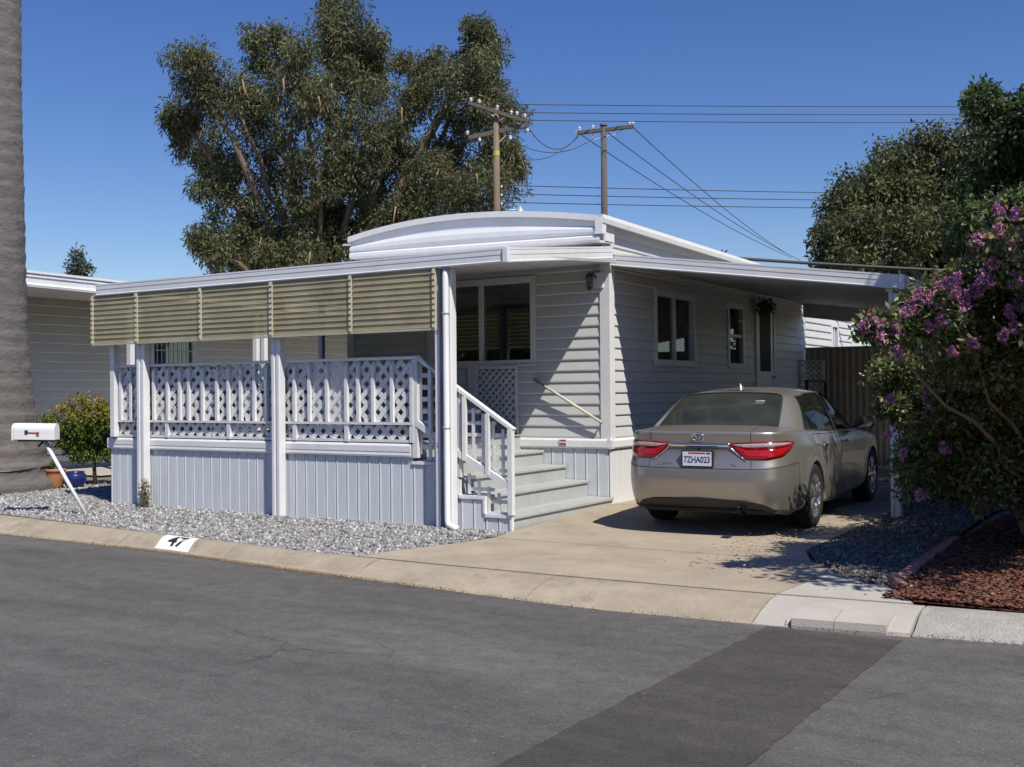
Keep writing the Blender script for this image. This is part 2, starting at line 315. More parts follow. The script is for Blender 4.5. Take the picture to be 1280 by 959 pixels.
# rolled concrete curb in cast segments with open joints
curb = tag(thing('curb', 'rolled concrete curb along the near edge of the lot', 'curb'), kind='structure')
def curb_seg(x0, x1, m, prof, name='curb_segment', nn=6, par=curb):
    """prof: list of (t, dz) with t 0 = back edge, 1 = gutter edge"""
    mb = MB(); k = len(prof)
    for x in np.linspace(x0, x1, nn):
        b = back(x); gY = gut(x)
        for t, z in prof: mb.v.append((x, b+(gY-b)*t, z))
        mb.v.append((x, gY, -0.33)); mb.v.append((x, b, -0.33))
    k += 2
    mb.f = [(i*k+j, i*k+(j+1) % k, (i+1)*k+(j+1) % k, (i+1)*k+j) for i in range(nn-1) for j in range(k)] + [tuple(range(k)), tuple((nn-1)*k+j for j in range(k-1, -1, -1))]
    return mb.build(name, m, par, smooth=False)
ROLL = [(0, -0.098), (0.18, -0.094), (0.34, -0.102), (0.5, -0.122), (0.66, -0.155), (0.8, -0.190), (1.0, -0.212)]
RAMP = [(0, -0.100), (0.3, -0.112), (0.62, -0.150), (0.86, -0.192), (1.0, -0.214)]
cuts = [-24, -20.9, -17.8, -14.7, -11.7, -8.8, -5.72, -3.75, -1.98, -0.12]
for a, b_ in zip(cuts[:-1], cuts[1:]): curb_seg(a+0.006, b_-0.006, 'concrete_curb', ROLL)
for a, b_ in ((-0.12, 1.75), (1.75, 3.6)): curb_seg(a+0.004, b_-0.004, 'concrete_curb', RAMP)
curb_seg(3.606, 3.83, 'concrete_new', RAMP, nn=3); curb_seg(3.834, 4.64, 'concrete_new', [(0, -0.098), (0.3, -0.104), (0.6, -0.125), (0.9, -0.168), (0.98, -0.195), (1.0, -0.225)])
for a, b_ in ((3.88, 4.16), (4.165, 4.5)):   # two thin stone slabs let into the lip
    curb_seg(a, b_, 'concrete_new', [(0.55, -0.112), (0.6, -0.108), (0.93, -0.140), (1.02, -0.150), (1.03, -0.2)], 'lip_slab', 3)
cuts = [4.65, 7.6, 10.6, 13.7, 17, 20, 24]
for a, b_ in zip(cuts[:-1], cuts[1:]): curb_seg(a+0.006, b_-0.004, 'concrete_old', ROLL)
# wind-blown grit along the gutter
def stones(n, sampler, rmin, rmax, flat=0.7, zf=0.35, zfun=gz, elong=1.0):
    oc = np.array([(1,0,0),(-1,0,0),(0,1,0),(0,-1,0),(0,0,1),(0,0,-1)], float)
    of = np.array([(0,2,4),(2,1,4),(1,3,4),(3,0,4),(2,0,5),(1,2,5),(3,1,5),(0,3,5)])
    P = sampler(n); n = len(P); r = RNG.uniform(rmin, rmax, n)*RNG.uniform(.7, 1.2, n)
    V = oc[None]*(1+RNG.normal(0, .22, (n, 6, 1))); V = V + RNG.normal(0, .18, (n, 6, 3))
    V[:, :, 0] *= elong; V[:, :, 2] *= flat; V *= r[:, None, None]
    a = RNG.uniform(0, 6.28, n); b = RNG.normal(0, .5, n)
    ca, sa, cb, sb = np.cos(a), np.sin(a), np.cos(b), np.sin(b)
    X, Y, Z = V[..., 0], V[..., 1], V[..., 2]
    Y2 = Y*cb[:, None]-Z*sb[:, None]; Z2 = Y*sb[:, None]+Z*cb[:, None]
    X3 = X*ca[:, None]-Y2*sa[:, None]; Y3 = X*sa[:, None]+Y2*ca[:, None]
    z0 = np.array([zfun(y) for y in P[:, 1]]) + r*zf*RNG.uniform(0.2, 1.6, n)
    W = np.stack([X3+P[:, 0:1], Y3+P[:, 1:2], Z2+z0[:, None]], -1)
    F = of[None]+(np.arange(n)*6)[:, None, None]
    return W.reshape(-1, 3), F.reshape(-1, 3), n
def tint_attr(me, vals, per):
    """per-face colour attribute 'tint' repeated for each element"""
    ca = me.color_attributes.new('tint', 'FLOAT_COLOR', 'CORNER')
    c = np.ones((len(vals), 4), np.float32); c[:, :3] = vals
    ca.data.foreach_set('color', np.repeat(c, per, axis=0).ravel())
mat('gravel_grey', (0.9, 0.9, 0.9), 0.85, var=0.06, attr=True, scale=30)
mat('gravel_bed', (0.30, 0.29, 0.275), 0.95, var=0.3, scale=30, bump=0.8, bscale=50)
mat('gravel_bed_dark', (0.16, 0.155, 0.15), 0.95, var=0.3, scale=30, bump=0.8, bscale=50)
mat('mulch_bed', (0.13, 0.035, 0.02), 0.95, var=0.3, scale=25, bump=0.8, bscale=40)
def inpoly(P, poly):
    x, y = P[:, 0], P[:, 1]; r = np.zeros(len(P), bool); n = len(poly)
    for i in range(n):
        (x1, y1), (x2, y2) = poly[i], poly[(i+1) % n]
        c = ((y1 > y) != (y2 > y)) & (x < (x2-x1)*(y-y1)/((y2-y1) if y2 != y1 else 1e-9)+x1); r ^= c
    return r
def sampler(poly, dens=None):
    p = np.array(poly); lo = p.min(0); hi = p.max(0)
    def f(n):
        out = []; m = 0
        while m < n:
            q = RNG.uniform(lo, hi, (n*2, 2)); q = q[inpoly(q, poly)]
            if dens is not None: q = q[RNG.random(len(q)) < dens(q)]
            out.append(q); m += len(q)
        return np.concatenate(out)[:n]
    return f
def sheet(name, poly, off, m, parent=None):
    mb = MB(); mb.poly([(x, y, gz(y)+off) for x, y in poly]); return mb.build(name, m, parent)
# ---- gravel in front of the porch
gl = [(-13.5, -2.95)] + [(x, back(x)+0.01) for x in (-12, -10, -8, -6.9, -5, -3.43, -1.17, -0.45)] + [(-0.30, -4.05), (-0.02, -3.38), (0.12, -2.62), (0.12, -2.40), (-6.4, -2.40), (-6.4, -0.6), (-9.3, -0.5), (-13.5, -0.5)]
gb = tag(sheet('gravel_ground', gl, 0.004, 'gravel_bed'), kind='structure')
W, F, n = stones(36000, sampler([(-13.5, -3.0)] + [(x, back(x)+0.04) for x in (-12, -10, -8, -6.9, -5, -3.43, -1.17, -0.45)] + [(-0.34, -4.1), (-0.04, -3.38), (0.14, -2.55), (-6.4, -2.44), (-6.4, -0.65), (-9.3, -0.55), (-13.5, -0.55)]), 0.009, 0.026)
me = npmesh('gravel', W, F); sh = RNG.choice([0.15, 0.24, 0.34, 0.46, 0.64], n, p=[.12, .25, .30, .22, .11]); tc = np.stack([sh, sh*0.985, sh*RNG.uniform(.92, 1.02, n)], 1); tint_attr(me, tc, 24)
tag(link('gravel', me, 'gravel_grey'), 'pale grey crushed stone between curb and porch skirting', 'gravel', kind='stuff')
# ---- gravel strip right of the driveway
gr = [(3.28, 7.9), (3.30, -0.76), (3.24, -2.42), (3.55, -3.05), (3.83, -3.5), (4.30, -3.78), (4.27, -3.1), (4.28, -1.6), (4.30, 1.3), (5.0, 7.9)]
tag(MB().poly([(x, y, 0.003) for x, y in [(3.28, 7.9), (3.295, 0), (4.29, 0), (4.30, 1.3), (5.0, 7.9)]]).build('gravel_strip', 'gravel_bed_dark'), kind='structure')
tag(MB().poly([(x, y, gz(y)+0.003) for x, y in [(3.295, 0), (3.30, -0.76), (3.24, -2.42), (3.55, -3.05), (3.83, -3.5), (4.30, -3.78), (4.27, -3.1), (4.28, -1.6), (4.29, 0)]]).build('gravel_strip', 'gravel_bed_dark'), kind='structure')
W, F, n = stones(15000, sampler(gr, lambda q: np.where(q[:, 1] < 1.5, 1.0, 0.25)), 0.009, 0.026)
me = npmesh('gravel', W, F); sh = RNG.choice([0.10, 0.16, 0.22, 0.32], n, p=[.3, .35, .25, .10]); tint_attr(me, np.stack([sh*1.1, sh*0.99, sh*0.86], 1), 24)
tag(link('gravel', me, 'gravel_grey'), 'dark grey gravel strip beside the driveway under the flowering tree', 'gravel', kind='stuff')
# ---- red bark mulch bed
mp_ = [(4.34, -4.22), (5.3, back(5.3)+0.02), (8, back(8)+0.02), (10, back(10)+0.02), (10, 1.4), (4.55, 1.4), (4.36, -1.6), (4.36, -3.1)]
def mz(y): return gz(y)+0.03
tag(MB().poly([(x, y, gz(y)+0.012) for x, y in [(4.34, -4.22), (5.3, back(5.3)+0.01), (8, back(8)+0.01), (10, back(10)+0.01), (10, 0), (4.44, 0), (4.36, -1.6), (4.36, -3.1)]]).build('mulch_ground', 'mulch_bed'), kind='structure')
W, F, n = stones(30000, sampler([p for p in mp_], lambda q: np.where(q[:, 0] < 6.5, 1.0, 0.08)), 0.008, 0.024, flat=0.35, zf=0.5, zfun=mz, elong=1.7)
me = npmesh('bark_mulch', W, F); k_ = RNG.uniform(0.55, 1.5, n); tint_attr(me, np.stack([0.155*k_, 0.056*k_*RNG.uniform(.8, 1.3, n), 0.036*k_], 1), 24)
tag(link('bark_mulch', me, 'gravel_grey'), 'red shredded bark mulch under the flowering tree', 'mulch', kind='stuff')
# ---- gutter grit
W, F, n = stones(7000, lambda n: np.stack([x_ := np.where(RNG.random(n) < .65, RNG.normal(-1.6, 1.5, n), np.where(RNG.random(n) < .5, RNG.uniform(-9, 3.5, n), RNG.uniform(3.9, 9, n))), np.array([gut(x) for x in x_]) + RNG.normal(0.02, .05, n)], 1), 0.002, 0.007, zfun=lambda y: -0.205, zf=.4)
me = npmesh('gutter_grit', W, F); k_ = RNG.uniform(0.6, 1.5, n); tint_attr(me, np.stack([0.33*k_, 0.22*k_, 0.12*k_], 1), 24)
tag(link('gutter_grit', me, 'gravel_grey'), 'sandy brown grit gathered in the gutter', 'grit', kind='stuff')
# ---- driveway slabs
drv = tag(thing('driveway', 'worn tan concrete driveway under the silver sedan', 'driveway'), kind='structure')
def slab(poly, m='concrete', off=0.012):
    mb = MB(); k = len(poly); mb.v = [(x, y, gz(y)+off) for x, y in poly] + [(x, y, gz(y)-0.08) for x, y in poly]
    mb.f = [tuple(range(k)), tuple(range(2*k-1, k-1, -1))] + [(i, (i+1) % k, k+(i+1) % k, k+i) for i in range(k)]
    return mb.build('slab', m, drv)
slab([(-0.40, back(-0.4)+0.015), (0.4, back(0.4)+0.015), (1.74, back(1.74)+0.015), (2.7, back(2.7)+0.015), (3.59, back(3.59)+0.015), (3.72, -3.35), (3.52, -3.02), (3.43, -2.95), (0.14, -2.95), (0.02, -3.38), (-0.30, -4.05)])
slab([(0.14, -2.935), (3.42, -2.935), (3.22, -2.42), (3.26, -1.2), (3.27, -0.01), (0.005, -0.01), (0.005, -0.2), (0.10, -2.4)])
slab([(0.03, 0.005), (3.27, 0.005), (3.27, 2.90), (0.03, 2.90)])
for i in range(3):
    for j in range(5):
        x0, x1 = [(0.03, 1.1), (1.11, 2.2), (2.21, 3.27)][i]; y0 = 2.915+j*1.02
        slab([(x0, y0), (x1-0.004, y0), (x1-0.004, y0+1.008), (x0, y0+1.008)])
slab([(3.61, back(3.61)+0.015), (4.3, back(4.3)+0.015), (4.56, back(4.56)+0.015), (4.32, -3.86), (3.84, -3.52), (3.73, -3.36)], 'concrete_new', 0.014)
# brick edging between gravel and mulch
for i, (x, y) in enumerate([(4.315, -3.70), (4.31, -3.47), (4.30, -3.24), (4.30, -3.01), (4.305, -2.78), (4.31, -2.55), (4.315, -2.32), (4.32, -2.09), (4.32, -1.86), (4.325, -1.63), (4.33, -1.4)]):
    o = box('edging_brick', -0.045, 0.045, -0.105, 0.105, -0.03, 0.062, 'brick_pink', None, 0.008)
    o.location = (x, y, gz(y)); o.rotation_euler = (RNG.normal(0, .05), RNG.normal(0, .06), RNG.normal(0, .05))
    if i == 0: o.rotation_euler = (0.2, 0.25, 0.5); o.location.z += 0.02
    tag(o, ['pinkish edging brick tipped over at the driveway end of the row'][0] if i == 0 else 'pinkish brick set on edge between gravel and mulch', 'brick', None if i == 0 else 'edging bricks beside the mulch bed')
# ---- house number painted on the curb
def curb_pt(x, t, off):
    b = back(x); gY = gut(x); z = float(np.interp(t, [p[0] for p in ROLL], [p[1] for p in ROLL])); return (x, b+(gY-b)*t, z+off)
mb = MB(); nu, nv = 10, 9
for i in range(nu):
    for j in range(nv):
        t = 0.05+0.82*j/(nv-1); x = -3.26+0.57*i/(nu-1)+0.12*(j/(nv-1)); mb.v.append(curb_pt(x, t, 0.004))
mb.f = [(i*nv+j, i*nv+j+1, (i+1)*nv+j+1, (i+1)*nv+j) for i in range(nu-1) for j in range(nv-1)]
plate = mb.build('house_number', 'paint_white'); tag(plate, 'white painted rectangle with black house number 47 on the curb', 'house number')
tm = text_mesh('numeral', '47', 0.30, shear=0.05, bold=0.008)
bm = bmesh.new(); bm.from_mesh(tm); bmesh.ops.triangulate(bm, faces=bm.faces); bmesh.ops.subdivide_edges(bm, edges=bm.edges, cuts=2)
for v in bm.verts:
    t = 0.50 - v.co.y*2.2; x = -3.26+0.285+0.12*((t-0.05)/0.82) + v.co.x*0.95; v.co = curb_pt(x, t, 0.0075)
bm.to_mesh(tm); bm.free(); link('numeral', tm, 'paint_black', plate)

# dry leaves and twigs blown about the bed, the gravel and the driveway edge
def litter(n, samp, zfun):
    P = samp(n); a = RNG.uniform(0, 6.28, n); ln = RNG.uniform(.012, .03, n); V = []; F = []
    d = np.stack([np.cos(a), np.sin(a)], 1); s_ = np.stack([-np.sin(a), np.cos(a)], 1)
    z = np.array([zfun(y) for y in P[:, 1]]); q4 = []
    for k, (u, v, h) in enumerate(((-1, 0, 0), (0, .45, .006), (1, 0, .010), (0, -.45, .004))):
        q4.append(np.stack([P[:, 0]+(d[:, 0]*u+s_[:, 0]*v)*ln, P[:, 1]+(d[:, 1]*u+s_[:, 1]*v)*ln, z+h+RNG.uniform(0, .006, n)], 1))
    return np.stack(q4, 1).reshape(-1, 3), np.arange(n*4).reshape(n, 4)
for lab, n_, poly, zf_ in (('dry leaves scattered over the red mulch bed', 420, mp_, lambda y: gz(y)+.055), ('dry leaves on the driveway edge and dark gravel', 420, [(2.4, -0.5), (2.3, -3.5), (4.2, -4.2), (4.5, -4.25), (4.3, 0.5)], lambda y: gz(y)+.045), ('few dry leaves on the pale gravel and curb', 260, [(-9, -3.6), (-0.5, -4.35), (-0.1, -2.6), (-9, -2.5)], lambda y: gz(y)+.03)):
    Vl, Fl = litter(n_, sampler(poly), zf_); me = npmesh('leaf_litter', Vl, Fl); k_ = RNG.uniform(.5, 1.6, n_); tint_attr(me, np.stack([.26*k_, .17*k_, .08*k_], 1), 4)
    tag(link('leaf_litter', me, 'gravel_grey'), lab, 'leaf litter', kind='stuff')

# ============================================================ the mobile home
CH = 0.1425
def lap_prof(h, proud=0.022):
    return [(0.0, 0.0), (proud*0.55, -0.004), (proud, 0.008), (proud*1.02, 0.020), (proud*0.45, h*0.80), (proud*0.16, h), (0.0, h)]
def frame_axes(axis):
    # u runs along the wall, out points outdoors
    return {'front': (Vector((1, 0, 0)), Vector((0, -1, 0))), 'right': (Vector((0, 1, 0)), Vector((1, 0, 0))),
            'left': (Vector((0, 1, 0)), Vector((-1, 0, 0))), 'back': (Vector((1, 0, 0)), Vector((0, 1, 0)))}[axis]
def sided_wall(parent, axis, fixed, u0, u1, z0, z1, openings, m='siding', name='wall', planks=True, ch=CH, thick=0.10, proud=0.022):
    U, O = frame_axes(axis)
    def P(u, o, z):
        base = Vector((0, fixed, z)) if axis in ('front', 'back') else Vector((fixed, 0, z))
        return base + U*u + O*o
    core = MB()
    def cb(a, b, c, d):
        if b-a < 0.002 or d-c < 0.002: return
        vs = [P(a, 0, c), P(b, 0, c), P(b, -thick, c), P(a, -thick, c), P(a, 0, d), P(b, 0, d), P(b, -thick, d), P(a, -thick, d)]
        core.add(vs, [(0,3,2,1),(4,5,6,7),(0,1,5,4),(1,2,6,5),(2,3,7,6),(3,0,4,7)])
    ops = sorted(openings); cur = u0
    for (a, b, c, d) in ops:
        cb(cur, a, z0, z1); cb(a, b, z0, c); cb(a, b, d, z1); cur = b
    cb(cur, u1, z0, z1)
    w = core.build(name, m, parent)
    if planks:
        k = int(round((z1-z0)/ch))
        for i in range(k):
            za = z0+i*ch; mid = za+ch/2; cur = u0; segs = []
            for (a, b, c, d) in ops:
                if c-0.03 < mid < d+0.03:
                    segs.append((cur, a)); cur = b
            segs.append((cur, u1))
            for a, b in segs:
                if b-a > 0.02:
                    mb = MB(); mb.extrude(lap_prof(ch, proud), P(a, 0.001, za), P(b, 0.001, za), O); mb.build('siding_plank', m, w)
    return w
def window(parent, axis, fixed, u0, u1, z0, z1, panes=2, trim=0.065, blind=False, curtain=False, name='window', sash='v', m='white'):
    U, O = frame_axes(axis)
    def P(u, o, z):
        base = Vector((0, fixed, z)) if axis in ('front', 'back') else Vector((fixed, 0, z))
        return base + U*u + O*o
    def bx(mb, a, b, o0, o1, c, d):
        vs = [P(a, o0, c), P(b, o0, c), P(b, o1, c), P(a, o1, c), P(a, o0, d), P(b, o0, d), P(b, o1, d), P(a, o1, d)]
        mb.add(vs, [(0,3,2,1),(4,5,6,7),(0,1,5,4),(1,2,6,5),(2,3,7,6),(3,0,4,7)])
    fr = MB(); t = trim
    bx(fr, u0-t, u0+0.02, -0.09, 0.035, z0-t, z1+t); bx(fr, u1-0.02, u1+t, -0.09, 0.035, z0-t, z1+t)
    bx(fr, u0+0.02, u1-0.02, -0.09, 0.0345, z1-0.02, z1+t); bx(fr, u0+0.02, u1-0.02, -0.09, 0.0345, z0-t, z0+0.02)
    w = fr.build(name, m, parent, bevel=0.004)
    bx(sl := MB(), u0-t-0.01, u1+t+0.01, 0.036, 0.06, z0-t-0.002, z0-t+0.022); sl.build('sill', m, w)
    edges = np.linspace(u0+0.02, u1-0.02, panes+1) if sash == 'v' else np.linspace(z0+0.02, z1-0.02, panes+1)
    for i in range(1, panes):
        mb = MB()
        if sash == 'v': bx(mb, edges[i]-0.024, edges[i]+0.024, -0.06, 0.012, z0+0.02, z1-0.02)
        else: bx(mb, u0+0.02, u1-0.02, -0.06, 0.012, edges[i]-0.024, edges[i]+0.024)
        mb.build('mullion', m, w)
    for i in range(panes):
        mb = MB(); o = -0.03 - (0.018 if i % 2 else 0)
        if sash == 'v': bx(mb, edges[i], edges[i+1], o, o-0.005, z0+0.02, z1-0.02)
        else: bx(mb, u0+0.02, u1-0.02, o, o-0.005, edges[i], edges[i+1])
        mb.build('pane', 'glass', w)
    if blind:
        mb = MB()
        for z in np.arange(z0+0.04, z1-0.02, 0.028):
            a = [P(u0+0.03, -0.105, z), P(u1-0.03, -0.105, z), P(u1-0.03, -0.128, z+0.012), P(u0+0.03, -0.128, z+0.012)]
            mb.add(a, [(0, 1, 2, 3)])
        tag(mb.build('blind', 'curtain', w), kind='stuff')
    if curtain:
        for a, b in ((u0-0.02, u0+(u1-u0)*0.17), (u1-(u1-u0)*0.13, u1+0.02)):
            mb = MB(); n = 24
            top = [P(a+(b-a)*i/n, -0.15-0.018*math.sin(i*1.4), z1+0.03) for i in range(n+1)]; bot = [P(a+(b-a)*i/n, -0.15-0.024*math.sin(i*1.4+.3), z0-0.2) for i in range(n+1)]
            mb.add(top+bot, [(i, i+1, n+2+i, n+1+i) for i in range(n)]); mb.build('curtain', 'curtain', w, True)
    return w
home = thing('mobile_home', 'pale grey lap-sided mobile home with bowed white roof', 'mobile home')
HL = -4.24; ZS = 0.84; ZT = ZS+16*CH
fw_op = [(-2.76, -1.12, 1.84, 2.90)]
sided_wall(home, 'front', 0.0, HL, 0.0, ZS, ZT, fw_op, name='front_wall')
rw_op = [(1.40, 2.74, 1.845, 2.77), (4.17, 4.80, 1.845, 2.77), (5.45, 6.30, 0.90, 2.90)]
sided_wall(home, 'right', 0.0, 0.0, 8.2, ZS, ZS+18*CH, rw_op, name='side_wall')
sided_wall(home, 'left', HL, 0.0, 8.2, ZS, ZT+0.2, [], name='far_wall', planks=False)
sided_wall(home, 'back', 8.2, HL, 0.0, 0, ZT+0.2, [], name='back_wall', planks=False)
box('floor', HL+0.1, -0.1, 0.1, 8.1, ZS-0.12, ZS-0.03, 'room', home); box('ceiling', HL+0.1, -0.1, 0.1, 8.1, ZT-0.02, ZT+0.02, 'room', home)
box('partition', HL+0.1, -0.1, 4.0, 4.06, ZS-0.03, ZT-0.02, 'room', home)
window(home, 'front', 0.0, -2.76, -1.12, 1.84, 2.90, 2, blind=True)
window(home, 'right', 0.0, 1.40, 2.74, 1.845, 2.77, 2, curtain=False)
window(home, 'right', 0.0, 4.17, 4.80, 1.845, 2.77, 2, sash='h')
# side door with a dark glazed panel
dr = MB().box(-0.07, 0.03, 5.45, 6.30, 0.90, 2.90).build('door', 'white', home, bevel=0.004)
box('pane', 0.031, 0.036, 5.60, 6.14, 1.75, 2.80, 'dark', dr)
MB().box(0.0, 0.045, 5.38, 5.449, 0.88, 2.97).box(0.0, 0.045, 6.301, 6.37, 0.88, 2.97).box(0.0, 0.045, 5.449, 6.301, 2.901, 2.97).build('door_frame', 'white', dr)
MB().tube([(0.03, 6.2, 1.65), (0.07, 6.2, 1.65)], 0.012).lathe([(0.0, -.02), (0.028, -.015), (0.03, 0.01), (0.0, 0.02)], (0.09, 6.2, 1.65), 12, 'x').build('handle', 'galv', dr, True)
# corner trim, bottom rail, skirting
MB().box(-0.11, 0.034, -0.034, -0.022, ZS-0.02, ZT+0.08).box(0.0225, 0.035, -0.0215, 0.10, ZS-0.02, ZT+0.10).build('corner_trim', 'white', home, bevel=0.004)
MB().box(HL-0.03, HL+0.10, -0.034, -0.001, ZS, ZT).build('corner_trim', 'white', home)
MB().extrude([(0, 0), (0.05, 0), (0.06, 0.02), (0.055, 0.10), (0.035, 0.128), (0, 0.128)], (-1.33, 0, ZS-0.135), (0.058, 0, ZS-0.135), (0, -1, 0)).build('bottom_rail', 'white', home)
MB().extrude([(0, 0), (0.05, 0), (0.06, 0.02), (0.055, 0.10), (0.035, 0.128), (0, 0.128)], (0, -0.058, ZS-0.135), (0, 8.2, ZS-0.135), (1, 0, 0)).build('bottom_rail', 'white', home)
def skirt_panel(parent, axis, fixed, u0, u1, z0, z1, m='skirt'):
    U, O = frame_axes(axis); base = Vector((0, fixed, 0)) if axis in ('front', 'back') else Vector((fixed, 0, 0))
    w = u1-u0; pr = [(0.002, 0.0), (0.016, 0.007), (0.016, 0.020), (0.011, 0.026), (0.011, w-0.012), (0.002, w-0.004), (-0.01, w), (-0.01, 0)]
    mb = MB(); n = len(pr)
    vs = [base+U*(u0+q)+O*p+Vector((0, 0, z0)) for p, q in pr] + [base+U*(u0+q)+O*p+Vector((0, 0, z1)) for p, q in pr]
    mb.add(vs, [(i, (i+1) % n, n+(i+1) % n, n+i) for i in range(n)] + [tuple(range(n)), tuple(range(2*n-1, n-1, -1))])
    return mb.build('skirt_panel', m, parent)
for i in range(8): skirt_panel(home, 'front', -0.02, -1.33+i*0.166, -1.33+(i+1)*0.166, -0.02, ZS-0.133)
for i in range(50): skirt_panel(home, 'right', 0.018, i*0.1652-0.03, (i+1)*0.1652-0.03, -0.03, ZS-0.133, 'white')
# bowed roof
def arch(x, lo, hi): 
    t = (x-HL)/(0.0-HL); return lo + (hi-lo)*(1-(2*t-1)**2)
RX0, RX1 = -3.92, 0.11; NR = 24
rx = np.linspace(RX0, RX1, NR+1)
_rc = np.polyfit([-3.92, -2.7, -1.66, -0.69, 0.11], [3.655, 3.80, 3.80, 3.715, 3.595], 3)
def rz(x): return float(np.polyval(_rc, x))
YF0, YB = -0.42, 8.35
mb = MB(); top = [(x, YF0, rz(x)) for x in rx]; bot = [(x, YF0, rz(x)-0.075) for x in rx]
mb.v = top+bot+[(x, YB, z-0.105) for x, y, z in top]+[(x, YB, z-0.105) for x, y, z in bot]; n = NR+1
for i in range(NR):
    mb.f += [(i, i+1, n+i+1, n+i), (i, 2*n+i, 2*n+i+1, i+1), (n+i, n+i+1, 3*n+i+1, 3*n+i), (2*n+i, 3*n+i, 3*n+i+1, 2*n+i+1)]
mb.f += [(0, n, 3*n, 2*n), (n-1, 3*n-1, 4*n-1, 2*n-1)]
roof = mb.build('roof', 'roof_white', home)
# ribbed metal front under the bow, with a rolled bottom
mb = MB()
def zbf(x): return 3.345-0.075*(x-RX0)/(RX1-RX0)
def prof(ztop, zb):
    h = max(ztop-zb, 0.10); return [(0.0, zb), (-0.03, zb+0.004), (-0.05, zb+0.03), (-0.048, zb+0.07), (-0.02, zb+0.095)]+[(-0.022-(0.022 if k in (1, 2) else 0), zb+0.095+(h-0.095)*k/5) for k in range(1, 6)]
k = 10
for x in np.linspace(RX0+0.02, RX1-0.02, NR+1):
    for dy, z in prof(rz(x)-0.076, zbf(x)): mb.v.append((x, YF0+0.06+dy, z))
    mb.v.append((x, YF0+0.14, rz(x)-0.076)); mb.v.append((x, YF0+0.14, zbf(x)))
k += 2
mb.f = [(i*k+j, i*k+(j+1) % k, (i+1)*k+(j+1) % k, (i+1)*k+j) for i in range(NR) for j in range(k)] + [tuple(range(k)), tuple(NR*k+j for j in range(k-1, -1, -1))]
mb.build('roof_front_panel', 'white', home)
MB().add([(x, y, zbf(x)+0.012+h) for h in (0, .02) for (x, y) in ((RX0+.02, YF0+.142), (RX1-.02, YF0+.142), (RX1-.02, -.036), (RX0+.02, -.036))], [(0, 1, 2, 3), (4, 5, 6, 7), (0, 1, 5, 4), (1, 2, 6, 5), (2, 3, 7, 6), (3, 0, 4, 7)]).build('soffit', 'white', home)
MB().add([(RX1-.02, YF0+.16, zbf(RX1)+.02), (RX1-.02, 0.0, zbf(RX1)+.02), (RX1-.02, 0.0, rz(RX1)-.08), (RX1-.02, YF0+.16, rz(RX1)-.08), (RX1-.03, YF0+.16, zbf(RX1)+.02), (RX1-.03, 0.0, zbf(RX1)+.02), (RX1-.03, 0.0, rz(RX1)-.08), (RX1-.03, YF0+.16, rz(RX1)-.08)], [(0, 1, 2, 3), (4, 5, 6, 7), (0, 1, 5, 4), (1, 2, 6, 5), (2, 3, 7, 6), (3, 0, 4, 7)]).build('overhang_side', 'white', home)
MB().box(RX1-0.07, RX1+0.03, YF0-0.004, YF0+0.10, zbf(RX1)+0.10, rz(RX1)-0.02).build('roof_corner_cap', 'white', home)
MB().bar((RX0-0.06, YF0-0.03, 3.545), (RX0+0.05, YF0+0.02, 3.55), 0.025, 0.025).build('drip_spout', 'galv', roof)
MB().add([(o, y, z) for o in (0.004, 0.03) for (y, z) in ((0.0, 3.40), (8.2, 3.38), (8.2, 3.42), (0.0, 3.53))], [(0, 1, 2, 3), (4, 5, 6, 7), (0, 1, 5, 4), (1, 2, 6, 5), (2, 3, 7, 6), (3, 0, 4, 7)]).build('frieze_board', 'siding', home)
# drip edge along the roof side
MB().extrude([(0, 0), (0.05, -0.005), (0.06, 0.05), (0.05, 0.10), (0, 0.10)], (RX1-.01, YF0, 3.505), (RX1-.01, YB, 3.40), (1, 0, 0)).build('roof_edge', 'roof_white', home)
# rear addition, lower flat roof, lit by the sun behind the carport
add = sided_wall(home, 'right', -0.002, 8.21, 11.6, 0.3, 0.3+19*CH, [(10.0, 10.45, 1.9, 2.75)], name='addition_wall', proud=0.026)
sided_wall(home, 'back', 11.6, -3.5, 0.0, 0.3, 3.0, [], name='addition_wall', planks=False)
window(home, 'right', 0.0, 10.02, 10.43, 1.92, 2.73, 2, blind=True)
MB().box(-3.5, 0.10, 8.25, 11.75, 3.012, 3.16).build('addition_roof', 'white', home, bevel=0.01)
MB().box(0.0, 0.04, 11.5, 11.61, 0.3, 3.01).build('corner_trim', 'white', home)
# side room left of the front wall, set back under the awning
sided_wall(home, 'front', 2.2, -5.75, HL, ZS, ZT, [], name='side_room_wall', proud=0.018)
sided_wall(home, 'left', -5.75, 2.2, 6.0, ZS, ZT, [], name='side_room_wall', planks=False)
box('corner_trim', -5.77, -5.66, 2.15, 2.199, ZS, ZT, 'white', home)
# dining room lamp that glows behind the side window
lamp = thing('chandelier', 'small lit ceiling lamp seen through the side window', 'lamp', (-0.38, 3.22, 2.60))
MB().tube([(0, 0, 0.10), (0, 0, 0.48)], 0.008).lathe([(0.0, .10), (.03, .09), (.035, .06), (.015, .03), (0, .03)], (0, 0, 0), 10).build('stem', 'dark_metal', lamp)
emit_mat('bulb', (1.0, 0.66, 0.34), 25.0)
for a in range(4):
    c, s_ = math.cos(a*1.571), math.sin(a*1.571)
    MB().tube([(0, 0, .05), (.05*c, .05*s_, .02), (.09*c, .09*s_, .05)], 0.006, 6).build('arm', 'dark_metal', lamp)
    MB().lathe([(0, -.035), (.02, -.025), (.026, 0), (.016, .03), (0, .045)], (.09*c, .09*s_, .085), 8).build('bulb', 'bulb', lamp, True)
